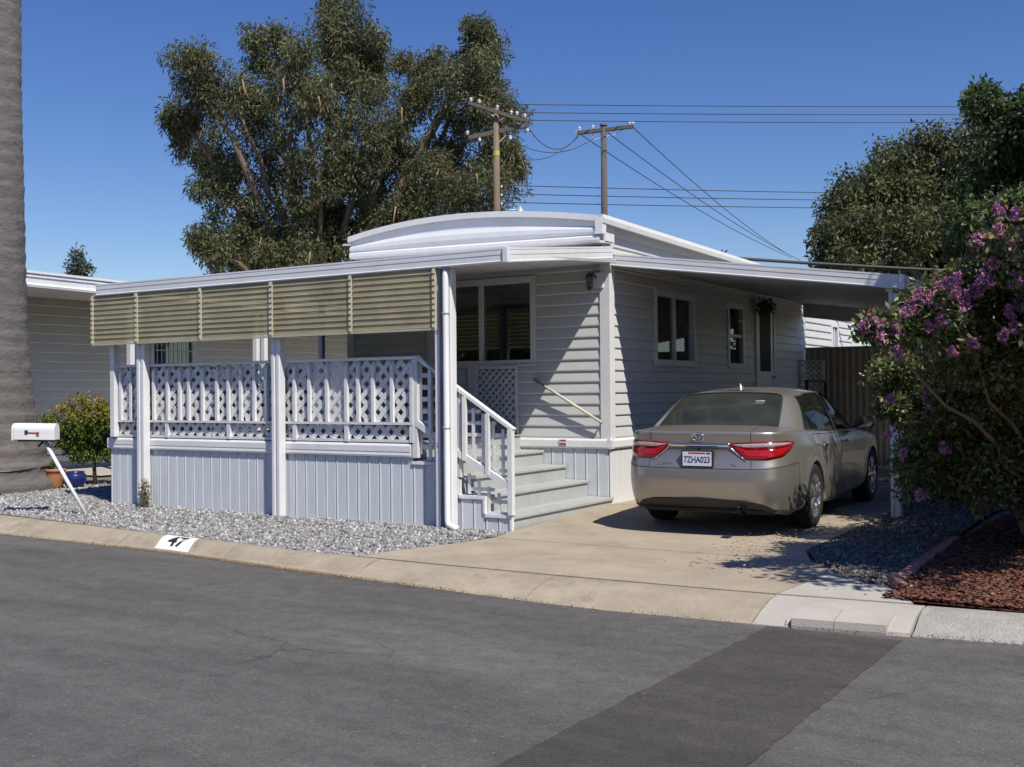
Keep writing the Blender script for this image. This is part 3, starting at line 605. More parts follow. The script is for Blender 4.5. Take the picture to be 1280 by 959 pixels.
# porch lantern on a white back plate
ln = thing('porch_light', 'small black carriage lantern on a white block near the house corner', 'light', (-0.17, -0.024, 2.84))
box('back_plate', -0.02, 0.12, -0.03, 0.0, -0.10, 0.10, 'white', ln, 0.005)
MB().tube([(0.03, -0.03, 0.03), (0.0, -0.08, 0.09), (-0.03, -0.11, 0.08)], 0.008).build('arm', 'dark_metal', ln)
MB().lathe([(0.0, .10), (.02, .085), (.055, .05), (.06, .04), (.0, .04)], (-0.03, -0.11, 0.0), 6).build('cap', 'dark_metal', ln)
lg = MB().lathe([(.045, .038), (.032, -.09)], (-0.03, -0.11, 0.0), 6).build('lantern_glass', 'glass', ln)
MB().lathe([(0.0, -.085), (.034, -.09), (.03, -.11), (0.012, -.135), (0, -.135)], (-0.03, -0.11, 0.0), 6).build('base', 'dark_metal', ln)
for a in range(6):
    c, s_ = math.cos(a*1.0472), math.sin(a*1.0472); MB().tube([(-0.03+.047*c, -.11+.047*s_, .04), (-0.03+.034*c, -.11+.034*s_, -.09)], 0.005, 5).build('bar', 'dark_metal', ln)
# small red plaque on the bottom rail
pq = box('plaque', -0.70, -0.59, -0.066, -0.0605, ZS-0.10, ZS-0.025, 'paint_white', None); tag(pq, 'small red and white plaque on the white rail above the steps', 'plaque')
for i in range(2): box('lettering_block', -0.692, -0.598, -0.0685, -0.0662, ZS-0.062+i*0.018-0.030*(1-i), ZS-0.048+i*0.018-0.024*(1-i)+0.004, 'sign_red', pq)

# ------------------------------------------------------------ porch deck, steps, railing
porch = thing('porch', 'white porch deck with lattice railing, grey skirting and grey steps', 'porch')
DF = -2.45; DZ = 0.86; DL = -6.46
X_ST = [0.05, -0.30, -0.62, -0.95, -1.29]; Z_ST = [0.10, 0.305, 0.49, 0.675, DZ]
for i in range(28):
    y = DF+0.02+i*0.0875
    if y+0.08 < -0.06: box('deck_board', DL+0.02, X_ST[4]-0.01, y, y+0.08, DZ-0.03, DZ-0.002, 'step_paint', porch)
box('deck_frame', DL+0.03, X_ST[4]-0.03, DF+0.04, -0.10, 0.45, DZ-0.032, 'dark', porch)
box('deck_frame', DL+0.03, HL-0.10, -0.06, 2.1, 0.45, DZ-0.005, 'step_paint', porch)
for i in range(5):
    x1 = X_ST[i]; x0 = X_ST[i+1] if i < 4 else X_ST[4]-0.01; zt = Z_ST[i]; zp = Z_ST[i-1] if i else -0.09
    if i < 4: box('tread', x0-0.02, x1+0.022, DF+0.035, -0.045, zt-0.036, zt, 'step_paint', porch, 0.006)
    box('riser', x1-0.022, x1, DF+0.04, -0.045, (zp if i else -0.09)+0.001, zt-0.037 if i < 4 else zt-0.001, 'step_paint', porch)
box('nosing', X_ST[4]-0.12, X_ST[4]+0.022, DF+0.035, -0.07, DZ-0.001, DZ+0.012, 'step_paint', porch, 0.004)
# front skirting: vertical panels under the white rail, stepping down with the stairs
i = 0; x = DL
while x < 0.03:
    x1 = min(x+0.163, 0.055); mid = (x+x1)/2
    ztop = 0.72 if mid < -1.25 else 0.645 if mid < -0.95 else 0.475 if mid < -0.62 else 0.29 if mid < -0.29 else 0.10
    skirt_panel(porch, 'front', DF, x+0.0015, x1-0.0015, gz(DF)-0.05, ztop); x = x1
MB().extrude([(0, 0), (0.040, 0), (0.045, 0.02), (0.040, 0.05), (0.045, 0.06), (0.045, 0.125), (0.03, 0.15), (0, 0.15)], (DL-0.04, DF, 0.705), (-1.255, DF, 0.705), (0, -1, 0)).build('deck_rail', 'white', porch)
mb = MB()
for (a, b_, z, zd) in ((-1.254, -0.92, 0.66, 0.49), (-0.919, -0.615, 0.49, 0.305), (-0.614, -0.265, 0.305, 0.115), (-0.264, 0.078, 0.115, -0.07)):
    mb.box(a, b_, DF-0.028, DF+0.02, z-0.035, z); mb.box(b_-0.028, b_-0.001, DF-0.027, DF+0.019, zd+0.001, z-0.0355)
mb.build('stair_trim', 'white', porch)
for i in range(14): skirt_panel(porch, 'left', DL, DF+0.163*i, DF+0.163*(i+1)-0.003, gz(DF)-0.05, 0.72)
# railing
def lattice(name, parent, P, u0, u1, z0, z1, pitch, w, diag=True, mt='white_wood', shape=None, t=0.006):
    """crossed strips clipped to a rectangle (or under shape(u) top / bottom)"""
    mb = MB()
    def strip(a, b, off):
        a = Vector((a[0], a[1])); b = Vector((b[0], b[1])); d = (b-a)
        if d.length < 0.01: return
        d.normalize(); nrm = Vector((-d.y, d.x))*w/2
        q = [a-nrm, b-nrm, b+nrm, a+nrm]
        vs = [P(p.x, off, p.y) for p in q]+[P(p.x, off+t, p.y) for p in q]
        mb.add(vs, [(0,3,2,1),(4,5,6,7),(0,1,5,4),(1,2,6,5),(2,3,7,6),(3,0,4,7)])
    def clip(a, b):
        # sample the segment, keep the run inside
        N = 60; run = []
        for i in range(N+1):
            u = a[0]+(b[0]-a[0])*i/N; z = a[1]+(b[1]-a[1])*i/N
            lo, hi = shape(u) if shape else (z0, z1)
            if u0 <= u <= u1 and lo <= z <= hi: run.append((u, z))
        return (run[0], run[-1]) if len(run) > 1 else None
    H = z1-z0; W = u1-u0
    if diag:
        n = int((W+H)/pitch)+2
        for i in range(n):
            for s in (1, -1):
                c = u0-H+i*pitch if s == 1 else u0+i*pitch
                # enter rect analytically when no shape
                a, b = (c, z0), (c+s*H, z1)
                if not shape:
                    ua, za, ub, zb_ = a[0], a[1], b[0], b[1]
                    if s == 1:
                        if ua < u0: za += (u0-ua); ua = u0
                        if ub > u1: zb_ -= (ub-u1); ub = u1
                        if ua < ub: strip((ua, za), (ub, zb_), 0)
                    else:
                        if ua > u1: za += (ua-u1); ua = u1
                        if ub < u0: zb_ -= (u0-ub); ub = u0
                        if ub < ua: strip((ua, za), (ub, zb_), t)
                else:
                    r = clip(a, b)
                    if r: strip(r[0], r[1], 0 if s == 1 else t)
    else:
        for u in np.arange(u0, u1, pitch):
            r = clip((u, z0), (u, z1)); 
            if r: strip(r[0], r[1], 0)
        for z in np.arange(z0, z1, pitch):
            r = clip((u0, z), (u1, z)); 
            if r: strip(r[0], r[1], t)
    return tag(mb.build(name, mt, parent), kind='stuff')
PF = lambda u, o, z: Vector((u, DF-0.005+o, z))
rail = MB().box(DL+0.04, -1.16, DF-0.05, DF+0.04, 1.815, 1.85).build('railing', 'white_wood', porch, bevel=0.006)
MB().box(DL+0.08, -1.22, DF-0.045, DF+0.005, 1.07, 1.10).build('lower_rail', 'white_wood', rail)
MB().box(DL+0.08, -1.22, DF-0.03, DF+0.03, 0.868, 0.90).build('base_rail', 'white_wood', rail)
secs = [(-6.30, -5.72), (-5.70, -4.49), (-4.47, -3.27), (-3.25, -2.24), (-2.22, -1.27)]
for a, b_ in secs:
    lattice('lattice_panel', rail, PF, a, b_, 1.10, 1.815, 0.165, 0.058); lattice('lattice_panel', rail, PF, a, b_, 0.90, 1.07, 0.165, 0.058)
bxs = [-6.40, -6.22, -6.02, -5.55, -5.28, -5.05, -4.88, -4.62, -4.36, -4.15, -3.93, -3.70, -3.48, -3.02, -2.78, -2.50, -2.20, -2.02, -1.80, -1.52, -1.24]
bx_me = None
for x in bxs:
    if bx_me is None:
        mb = MB(); mb.v = [(-.021, 0, 0), (.021, 0, 0), (.021, .038, 0), (-.021, .038, 0), (-.021, 0, .655), (.021, 0, .655), (.021, .038, .715), (-.021, .038, .715)]
        mb.f = [(0,3,2,1),(4,5,6,7),(0,1,5,4),(1,2,6,5),(2,3,7,6),(3,0,4,7)]; bx_me = mb.mesh('baluster'); bx_me.materials.append(MATS['white_wood'])
    o = bpy.data.objects.new('baluster', bx_me); COL.objects.link(o); o.parent = rail; o.location = (x, DF-0.046, 1.10); o.rotation_euler = (0, RNG.normal(0, .006), 0)
for x in (-6.40, -5.3, -4.15, -3.02, -2.20, -1.24): box('rail_post', x-0.03, x+0.03, DF-0.04, DF+0.02, 0.87, 1.069, 'white_wood', rail)
box('rail_post', -1.235, -1.165, DF-0.035, DF+0.035, 0.70, 1.814, 'white_wood', rail)
# left return of the railing
rl = MB().box(DL+0.02, DL+0.11, DF+0.041, 1.6, 1.815, 1.85).build('railing', 'white_wood', porch)
lattice('lattice_panel', rl, lambda u, o, z: Vector((DL+0.06+o, u, z)), DF+0.08, 1.55, 0.90, 1.815, 0.165, 0.058)
for y in np.arange(DF+0.3, 1.5, 0.3): box('baluster', DL+0.02, DL+0.058, y, y+0.04, 0.9, 1.814, 'white_wood', rl)
# stair railing on the street side
st = MB().bar((-1.20, DF, 1.845), (-0.62, DF, 1.475), 0.075, 0.035).bar((-0.62, DF, 1.475), (0.10, DF, 1.025), 0.075, 0.035).build('stair_railing', 'white_wood', porch)
MB().bar((-1.17, DF-0.02, 1.09), (-0.68, DF-0.02, 0.80), 0.04, 0.07).bar((-0.68, DF-0.02, 0.80), (0.07, DF-0.02, 0.415), 0.04, 0.07).build('lower_rail', 'white_wood', st)
topz = lambda u: float(np.interp(u, [-1.2, -0.62, 0.1], [1.82, 1.455, 1.0])); lowz = lambda u: float(np.interp(u, [-1.17, -0.68, 0.07], [1.09, 0.80, 0.415]))
for x in (-0.98, -0.72, -0.52, -0.22): MB().bar((x, DF-0.03, lowz(x)-0.03), (x, DF-0.03, topz(x)), 0.045, 0.04, (0, 1, 0)).build('baluster', 'white_wood', st)
box('rail_post', 0.035, 0.095, DF-0.045, DF+0.015, 0.117, 1.03, 'white_wood', st, 0.003); box('rail_post', -0.64, -0.58, DF-0.02, DF+0.03, 0.50, 1.44, 'white_wood', st, 0.003)
PS = lambda u, o, z: Vector((u, DF+0.022+o, z))
lattice('lattice_panel', st, PS, -1.16, -0.66, 0.55, 1.80, 0.135, 0.052, False, shape=lambda u: (lowz(u)-0.35, topz(u)))
lattice('lattice_panel', st, PS, -0.57, 0.03, 0.2, 1.45, 0.128, 0.040, False, shape=lambda u: (lowz(u)+0.02, topz(u)-0.06))
lattice('lattice_panel', st, PS, -0.50, 0.03, 0.12, 0.66, 0.128, 0.040, False, shape=lambda u: (max(float(np.interp(u, [-0.62, -0.27, -0.265, 0.1], [0.31, 0.31, 0.12, 0.12])), 0), lowz(u)-0.16))
# lattice screen on the wall under the front window, and wall handrail
scr = box('lattice_screen', -2.02, -1.965, -0.075, -0.03, 0.88, 1.78, 'white_wood', porch)
MB().box(-1.964, -1.36, -0.07, -0.045, 1.745, 1.78).box(-1.36, -1.325, -0.07, -0.04, 0.88, 1.78).box(-2.12, -2.021, -0.06, -0.035, 0.88, 1.765).build('frame', 'white_wood', scr)
lattice('lattice_panel', scr, lambda u, o, z: Vector((u, -0.06+o, z)), -1.96, -1.36, 0.88, 1.745, 0.105, 0.027)
wr = MB().tube([(-1.06, -0.09, 1.60), (-0.07, -0.09, 1.04)], 0.019).build('wall_handrail', 'white_wood', porch, True)
mat('rail_cream', (0.60, 0.56, 0.46), 0.5, var=0.1); wr.data.materials[0] = MATS['rail_cream']
for a in ((-1.03, 1.58), (-0.10, 1.06)): MB().tube([(a[0], -0.022, a[1]-0.03), (a[0], -0.09, a[1]-0.012)], 0.011).build('bracket', 'dark_metal', wr)
# chair seen behind the railing post
chb = thing('patio_chair', 'brown wooden patio chair back behind the porch louvers', 'chair', (-1.75, -1.45, DZ+0.012), R(20))
mb = MB(); nb_ = 10
for i in range(nb_+1):
    a = math.pi*i/nb_; mb.v += [(0.27*math.cos(a), 0.0, 0.62+0.27*math.sin(a)), (0.27*math.cos(a), 0.03, 0.62+0.27*math.sin(a))]
mb.v += [(-0.27, 0, 0.42), (-0.27, .03, 0.42), (0.27, 0, .42), (.27, .03, .42)]
mb.f = [tuple([2*i for i in range(nb_+1)] + [22, 24]), tuple([2*i+1 for i in range(nb_+1)][::-1] + [25, 23])] + [(2*i, 2*i+1, 2*i+3, 2*i+2) for i in range(nb_)]
mb.build('backrest', 'brown_wood', chb)
box('seat', -0.27, 0.27, -0.50, 0.0, 0.40, 0.44, 'brown_wood', chb, 0.01)
for sx in (-0.24, 0.20):
    for sy in (-0.48, -0.05): box('leg', sx, sx+0.04, sy, sy+0.04, 0, 0.40, 'brown_wood', chb)

# ------------------------------------------------------------ porch awning
aw = thing('porch_awning', 'white aluminium awning with yellowed louver panels over the porch', 'awning')
AY = -2.64; AX0, AX1 = -6.50, 0.15
def az(y): return 2.93 + (y-AY)*0.075
# roof pans (front bay and the bay along the left wall)
x = AX0+0.02
while x < AX1-0.05:
    x1 = min(x+0.305, AX1-0.02); yb = -0.03 if x1 > HL-0.05 else 6.0
    mb = MB(); pr = [(0.0, 0.03), (0.012, 0.0), (x1-x-0.012, 0.0), (x1-x-0.002, 0.03), (x1-x-0.002, 0.034), (x1-x-0.016, 0.004), (0.016, 0.004), (0.0, 0.034)]
    n = len(pr); vs = [(x+p, AY+0.02, az(AY+0.02)-0.075+q) for p, q in pr]+[(x+p, yb, az(yb)-0.075+q) for p, q in pr]
    mb.add(vs, [(i, (i+1) % n, n+(i+1) % n, n+i) for i in range(n)]); mb.build('roof_pan', 'white', aw); x = x1
FP = [(0, -0.085), (0.045, -0.085), (0.049, -0.072), (0.043, -0.062), (0.043, -0.008), (0.047, 0.0), (0.047, 0.045), (0.050, 0.052), (0.050, 0.070), (0, 0.070)]
MB().extrude(FP, (AX0, AY+0.02, 2.885), (AX1, AY+0.02, 2.885), (0, -1, 0)).build('fascia', 'white', aw)
MB().extrude(FP, (AX1-0.04, AY+0.02, 2.885), (0.04, -0.035, 3.185), (1, 0, 0)).build('fascia', 'white', aw)
MB().box(AX1-0.035, AX1+0.028, AY-0.043, AY+0.03, 2.797, 2.958).build('fascia_corner', 'white', aw, bevel=0.004)
MB().extrude(FP, (AX0+0.02, AY+0.02, 2.885), (AX0+0.02, 6.0, 3.48), (-1, 0, 0)).build('fascia', 'white', aw)
# front posts: paired square columns
for x, wd in ((-5.69, 0.155), (-3.23, 0.145), (-0.665, 0.115)):
    mb = MB(); pr = [(-wd/2, -0.04), (-wd/2+0.012, -0.052), (-0.02, -0.052), (-0.014, -0.040), (0.014, -0.040), (0.02, -0.052), (wd/2-0.012, -0.052), (wd/2, -0.04), (wd/2, 0.045), (-wd/2, 0.045)]
    n = len(pr); zb0 = gz(-2.56)-0.03; vs = [(x+p, -2.545+q, zb0) for p, q in pr]+[(x+p, -2.545+q, 2.80) for p, q in pr]
    mb.add(vs, [(i, (i+1) % n, n+(i+1) % n, n+i) for i in range(n)]+[tuple(range(n)), tuple(range(2*n-1, n-1, -1))]); mb.build('post', 'white', aw)
MB().box(-0.825, -0.765, -2.60, -2.54, gz(-2.57)-0.02, 2.80).build('post', 'white', aw)
MB().tube([(-0.655, -2.605, 2.80), (-0.655, -2.63, 2.70), (-0.655, -2.63, 0.04), (-0.63, -2.64, -0.01), (-0.56, -2.66, -0.03), (-0.50, -2.67, -0.035)], 0.036, 10).build('downspout', 'white', aw, True)
for z in (1.05, 2.3): MB().lathe([(0.040, -.012), (0.044, -.006), (0.044, .006), (0.040, .012)], (-0.655, -2.63, z), 12).build('downspout_strap', 'galv', aw)
MB().box(-6.36, -6.28, -2.55, -2.47, 0.87, 2.80).build('post', 'white', aw)
for x, y in ((-6.40, 1.8), (-6.40, 4.6), (-5.2, 1.6)): MB().box(x-0.04, x+0.04, y-0.04, y+0.04, 0.0, az(y)-0.08).build('post', 'white', aw)
MB().box(-6.44, -6.36, AY+0.06, 6.0, 2.72, 2.80).build('side_beam', 'white', aw)
# louver panels
SL = []
for i in range(10): SL.append(2.155+0.066*i)
me_cache = {}
for (a, b_) in ((-6.58, -5.70), (-5.66, -4.48), (-4.44, -3.25), (-3.21, -2.00), (-1.96, -0.80)):
    pan = MB().box(a, b_, -2.660, -2.640, 2.795, 2.825).build('louver_panel', 'louver_edge', aw); MB().box(a, b_, -2.665, -2.640, 2.118, 2.142).build('bottom_rail', 'louver_edge', pan)
    for z in SL:
        key = round(b_-a, 3)
        if key not in me_cache:
            mb = MB(); w = b_-a-0.03; pr = [(-0.010, 0.070), (-0.013, 0.046), (-0.017, 0.022), (-0.020, -0.002), (-0.026, -0.007), (-0.022, -0.009), (-0.014, 0.020), (-0.010, 0.043), (-0.006, 0.066)]
            n = len(pr); vs = [(0, p, q) for p, q in pr]+[(w, p, q) for p, q in pr]; mb.add(vs, [(i, (i+1) % n, n+(i+1) % n, n+i) for i in range(n)])
            me_cache[key] = mb.mesh('slat'); me_cache[key].materials.append(MATS['louver'])
        o = bpy.data.objects.new('slat', me_cache[key]); COL.objects.link(o); o.parent = pan; o.location = (a+0.015, -2.632, z); o.rotation_euler = (RNG.normal(0, .03), RNG.normal(0, .0012), 0)
for k_, x in enumerate((-6.585, -5.68, -4.46, -3.23, -1.98, -0.79)):
    mb = MB(); w = 0.036 if k_ not in (1, 3) else 0.05; zz = [2.12]
    P_ = []
    for i in range(10): P_ += [(-2.672, 2.150+0.066*i-0.010), (-2.678, 2.150+0.066*i), (-2.666, 2.150+0.066*i+0.050)]
    prof_ = [(-2.628, 2.12), (-2.67, 2.12)]+P_+[(-2.628, 2.82)]
    n = len(prof_); vs = [(x-w/2, p, q) for p, q in prof_]+[(x+w/2, p, q) for p, q in prof_]
    mb.add(vs, [(i, (i+1) % n, n+(i+1) % n, n+i) for i in range(n)]+[tuple(range(n)), tuple(range(2*n-1, n-1, -1))]); mb.build('louver_bracket', 'louver_edge', aw)

# ------------------------------------------------------------ carport
cp = thing('carport', 'white flat metal carport roof on slim posts over the silver sedan', 'carport')
CX1, CY0, CY1 = 3.58, 0.01, 8.0
def cz(x): return 3.17 - x*0.138
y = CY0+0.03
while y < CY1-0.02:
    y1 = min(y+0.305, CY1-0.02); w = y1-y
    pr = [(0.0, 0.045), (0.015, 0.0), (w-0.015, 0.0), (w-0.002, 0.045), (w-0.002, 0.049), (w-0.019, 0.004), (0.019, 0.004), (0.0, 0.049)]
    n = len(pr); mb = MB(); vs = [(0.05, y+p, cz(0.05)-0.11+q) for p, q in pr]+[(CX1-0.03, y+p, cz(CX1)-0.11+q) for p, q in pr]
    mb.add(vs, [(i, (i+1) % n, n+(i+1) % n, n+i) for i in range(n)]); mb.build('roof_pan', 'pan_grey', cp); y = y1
MB().extrude(FP, (0.036, CY0+0.03, cz(0)-0.07), (CX1, CY0+0.03, cz(CX1)-0.07), (0, -1, 0)).build('fascia', 'white', cp)
MB().extrude(FP, (CX1-0.03, CY0+0.03, cz(CX1)-0.07), (CX1-0.03, CY1, cz(CX1)-0.07), (1, 0, 0)).build('fascia', 'white', cp)
MB().box(CX1-0.03, CX1+0.028, CY0-0.03, CY0+0.04, cz(CX1)-0.158, cz(CX1)+0.004).build('fascia_corner', 'white', cp, bevel=0.004)
MB().extrude([(0, -0.16), (0.04, -0.16), (0.04, 0.10), (0, 0.10)], (0.06, CY1-0.06, cz(0.05)-0.21), (CX1-0.05, CY1-0.06, cz(CX1)-0.21), (0, 1, 0)).build('rear_beam', 'white', cp)
box('side_beam', 3.39, 3.47, 0.05, CY1-0.1, cz(3.43)-0.19, cz(3.43)-0.112, 'white', cp)
for yy in (0.12, 2.75, 5.3, 7.8):
    x_ = 3.47 if yy < 1 else 3.40
    mb = MB(); pr = [(-.055, -.04), (-.045, -.05), (-.02, -.05), (-.014, -.04), (.014, -.04), (.02, -.05), (.045, -.05), (.055, -.04), (.055, .04), (.045, .05), (-.045, .05), (-.055, .04)]
    n = len(pr); vs = [(x_+p, yy+q, -0.02) for p, q in pr]+[(x_+p, yy+q, cz(x_)-0.112) for p, q in pr]
    mb.add(vs, [(i, (i+1) % n, n+(i+1) % n, n+i) for i in range(n)]+[tuple(range(n)), tuple(range(2*n-1, n-1, -1))]); mb.build('post', 'white', cp)
# shade slats hanging along the outer side of the carport
for i in range(9):
    z = cz(CX1)-0.24-0.062*i
    MB().extrude([(0, 0.05), (0.024, 0.03), (0.038, -0.006), (0.032, -0.008), (0.018, 0.026)], (3.50, 0.20, z), (3.50, 2.65, z), (1, 0, 0)).build('shade_slat', 'louver_edge', cp)
# light fascia board of the side porch roof by the door
box('wall_ledger', 0.03, 0.075, 0.12, CY1-0.05, 3.015, 3.075, 'white', cp)
# side-door stoop
sp = thing('stoop', 'small wooden side-door landing behind the car with dark rail', 'stoop', (0, 0, 0))
box('landing', 0.06, 0.95, 5.3, 6.5, 0.72, 0.80, 'step_paint', sp)
for x_, y_ in ((0.10, 5.33), (0.85, 5.33), (0.10, 6.40), (0.85, 6.40)): box('leg', x_, x_+0.07, y_, y_+0.07, 0.0, 0.719, 'white_wood', sp)
for i in range(3): box('step', 0.15, 0.9, 6.52+0.26*i, 6.77+0.26*i, 0.50-0.2*i, 0.55-0.2*i, 'step_paint', sp)
MB().bar((0.90, 5.36, 0.80), (0.90, 5.36, 1.55), 0.05, 0.05, (0, 1, 0)).bar((0.90, 6.42, 0.80), (0.90, 6.42, 1.55), 0.05, 0.05, (0, 1, 0)).bar((0.90, 5.33, 1.57), (0.90, 6.45, 1.57), 0.06, 0.04).build('rail', 'dark_metal', sp)
tr = thing('trellis', 'white diamond lattice trellis beside the tan gate behind the car', 'trellis', (0, 0, 0))
lattice('lattice_panel', tr, lambda u, o, z: Vector((u, 7.75+o, z)), 0.08, 0.46, 0.9, 1.95, 0.10, 0.03)
MB().box(0.045, 0.08, 7.74, 7.78, 0.0, 1.98).box(0.46, 0.50, 7.74, 7.78, 0.0, 1.98).box(0.08, 0.46, 7.74, 7.78, 1.95, 1.98).build('frame', 'white_wood', tr)
# hanging plant near the door
hp = thing('hanging_plant', 'small hanging plant basket beside the side door', 'plant', (0.22, 5.35, 2.78))
MB().lathe([(0.0, -.10), (.07, -.09), (.10, 0.0), (.09, 0.0), (0.06, -.08), (0, -.08)], n=14).build('pot', 'dark_metal', hp)
MB().tube([(.09, 0, 0), (0, 0, .22)], .003, 4).tube([(-.09, 0, 0), (0, 0, .22)], .003, 4).tube([(0, 0, .22), (0, 0, .30)], .003, 4).build('chain', 'dark_metal', hp)
# fence at the back of the carport
fn = thing('fence', 'tall tan corrugated fence closing the back of the carport', 'fence')
mbase = MB(); w = 0.118; pr = [(0.0, 0.0), (0.018, -0.011), (w*0.5, -0.011), (w*0.5+0.018, 0.0), (w-0.001, 0.0), (w-0.001, 0.006), (w*0.5+0.022, 0.006), (w*0.5+0.004, -0.005), (0.022, -0.005), (0.002, 0.006)]
n = len(pr); mbase.add([(p, q, 0.02) for p, q in pr]+[(p, q, 2.20) for p, q in pr], [(i, (i+1) % n, n+(i+1) % n, n+i) for i in range(n)]+[tuple(range(n)), tuple(range(2*n-1, n-1, -1))])
fme = mbase.mesh('panel'); fme.materials.append(MATS['fence_tan'])
for i in range(34):
    o = bpy.data.objects.new('panel', fme); COL.objects.link(o); o.parent = fn; o.location = (0.05+i*0.118, 8.12+(0.012 if i > 14 else 0), 0)
box('rail', 0.05, 4.06, 8.14, 8.18, 0.5, 0.58, 'fence_tan', fn); box('rail', 0.05, 4.06, 8.14, 8.18, 1.8, 1.88, 'fence_tan', fn)
box('cap', 0.04, 4.07, 8.09, 8.17, 2.20, 2.225, 'fence_tan', fn); box('post', 1.72, 1.80, 8.07, 8.096, 0.0, 2.2, 'fence_tan', fn)

# ============================================================ neighbour, poles, mailbox, pots
nb = thing('neighbor_home', 'cream sided home with white roof edge behind the palm trunk', 'house')
nw_ = sided_wall(nb, 'right', -12.6, -2.2, 14.0, 0.30, 0.30+17*0.18, [(3.4, 4.5, 1.3, 2.62)], m='siding_cream', name='wall', ch=0.18, proud=0.014)
sided_wall(nb, 'front', -2.2, -22, -12.6, 0.30, 0.30+17*0.18, [], m='siding_cream', name='wall', ch=0.18, proud=0.014)
box('skirting', -22, -12.63, -2.15, 14, -0.05, 0.30, 'siding_cream', nb); box('bottom_rail', -12.599, -12.57, -2.2, 14, 0.16, 0.27, 'white', nb)
MB().box(-22, -10.22, -1.9, 14, 3.34, 3.46).build('roof', 'roof_white', nb)
MB().extrude([(0, -0.17), (0.05, -0.17), (0.06, -0.13), (0.03, -0.10), (0.03, -0.02), (0.05, 0.0), (0.05, 0.05), (0.07, 0.06), (0.07, 0.10), (0, 0.10)], (-10.22, -1.92, 3.44), (-10.22, 14, 3.24), (1, 0, 0)).build('fascia', 'white', nb)
MB().extrude([(0, -0.17), (0.05, -0.17), (0.06, -0.13), (0.03, -0.10), (0.03, -0.02), (0.05, 0.0), (0.05, 0.05), (0.07, 0.06), (0.07, 0.10), (0, 0.10)], (-22, -1.90, 3.44), (-10.21, -1.90, 3.44), (0, -1, 0)).build('fascia', 'white', nb)
MB().box(-22, -13.0, -1.0, 14, 3.46, 3.60).build('roof', 'roof_white', nb)
for y_ in (0.95, 4.12, 4.35, 7.6, 11): MB().box(-10.32, -10.22, y_-0.05, y_+0.05, 0, 3.33).build('post', 'white', nb)
gwin = window(nb, 'right', -12.6, 3.4, 4.5, 1.3, 2.62, 1, name='barred_window')
for i in range(9): MB().tube([(-12.53, 3.46+i*0.122, 1.3), (-12.53, 3.46+i*0.122, 2.62)], 0.010, 5).build('bar', 'porcelain', gwin)
MB().tube([(-12.53, 3.42, 1.55), (-12.53, 4.48, 1.55)], 0.010, 5).tube([(-12.53, 3.42, 2.4), (-12.53, 4.48, 2.4)], 0.010, 5).build('cross_bar', 'porcelain', gwin)
box('interior', -12.9, -12.72, 3.2, 4.7, 1.1, 2.8, 'dark', nb)
sl = tag(MB().poly([(-12.5, 0.3, 0.006), (-10.3, 0.3, 0.006), (-10.0, 13, 0.006), (-12.5, 13, 0.006)]).build('patio_slab', 'concrete_new'), kind='structure')
# white-roofed shed further back, seen under the porch awning
sh_ = thing('garden_shed', 'low cream shed with ribbed white roof edge behind the porch', 'shed', (-11.6, 17.5, 0))
box('wall', -2.6, 4.6, 0, 3, 0, 2.55, 'siding_cream', sh_)
box('roof', -2.8, 4.8, -0.5, 3.2, 2.70, 2.80, 'roof_white', sh_)
for i in range(4): box('roof_trim', -2.82, 4.82, -0.54-0.012*i, -0.502-0.012*i+0.01, 2.56+0.062*i, 2.605+0.062*i, 'white', sh_)
for x_ in (-2.5, 0.0, 2.2, 4.4): box('post', x_, x_+0.09, -0.45, -0.36, 0, 2.56, 'dark_metal', sh_)

# mailbox on a leaning post
mbx = thing('mailbox', 'white curbside mailbox with red flag on a leaning white post', 'mailbox', (-5.74, -3.36, gz(-3.36)))
ax = Vector((0.849, 0.528, 0))
def ML(u, o, z): return Vector((-0.57+u*0.849+o*0.528, -0.35+u*0.528-o*0.849, z))   # u along the box, o towards the street
mb = MB(); n = 13; pr = [(-0.085, 0.0), (0.085, 0.0)] + [(0.085*math.cos(math.pi*i/10), 0.125+0.085*math.sin(math.pi*i/10)) for i in range(11)]
zt = 0.96
ends = [[ML(u, p, zt+q-u*0.02) for p, q in pr] for u in (-0.26, 0.26)]
mb.add(ends[0]+ends[1], [(i, (i+1) % n, n+(i+1) % n, n+i) for i in range(n)]+[tuple(range(n)), tuple(range(2*n-1, n-1, -1))])
body = mb.build('body', 'white', mbx, bevel=0.004)
dn = MB(); ends = [[ML(u, p*1.05, zt+q*1.03-0.003) for p, q in pr] for u in (-0.285, -0.2605)]
dn.add(ends[0]+ends[1], [(i, (i+1) % n, n+(i+1) % n, n+i) for i in range(n)]+[tuple(range(n)), tuple(range(2*n-1, n-1, -1))]); dn.build('door', 'white', mbx)
MB().tube([ML(-0.29, 0, zt+0.21), ML(-0.30, 0, zt+0.235), ML(-0.26, 0, zt+0.225)], 0.006, 5).build('latch', 'dark_metal', mbx)
fl = MB().bar(ML(-0.09, 0.092, zt+0.095), ML(0.045, 0.092, zt+0.088), 0.004, 0.012).bar(ML(0.035, 0.0925, zt+0.075), ML(0.068, 0.0925, zt+0.073), 0.004, 0.05).build('flag', 'sign_red', mbx)
MB().bar(ML(-0.115, 0.091, zt+0.10), ML(-0.075, 0.091, zt+0.099), 0.006, 0.05).build('flag_mount', 'dark_metal', mbx)
MB().bar(ML(-0.22, 0, zt-0.012), ML(0.22, 0, zt-0.016), 0.10, 0.018).build('base_board', 'pole_dark', mbx)
MB().tube([(0, 0, -0.08), ML(0.10, 0, zt-0.02)], 0.024, 10).build('post', 'white', mbx, True)
MB().bar(ML(0.02, 0, zt-0.09), ML(0.09, 0, zt-0.02), 0.04, 0.02).build('bracket', 'dark_metal', mbx)

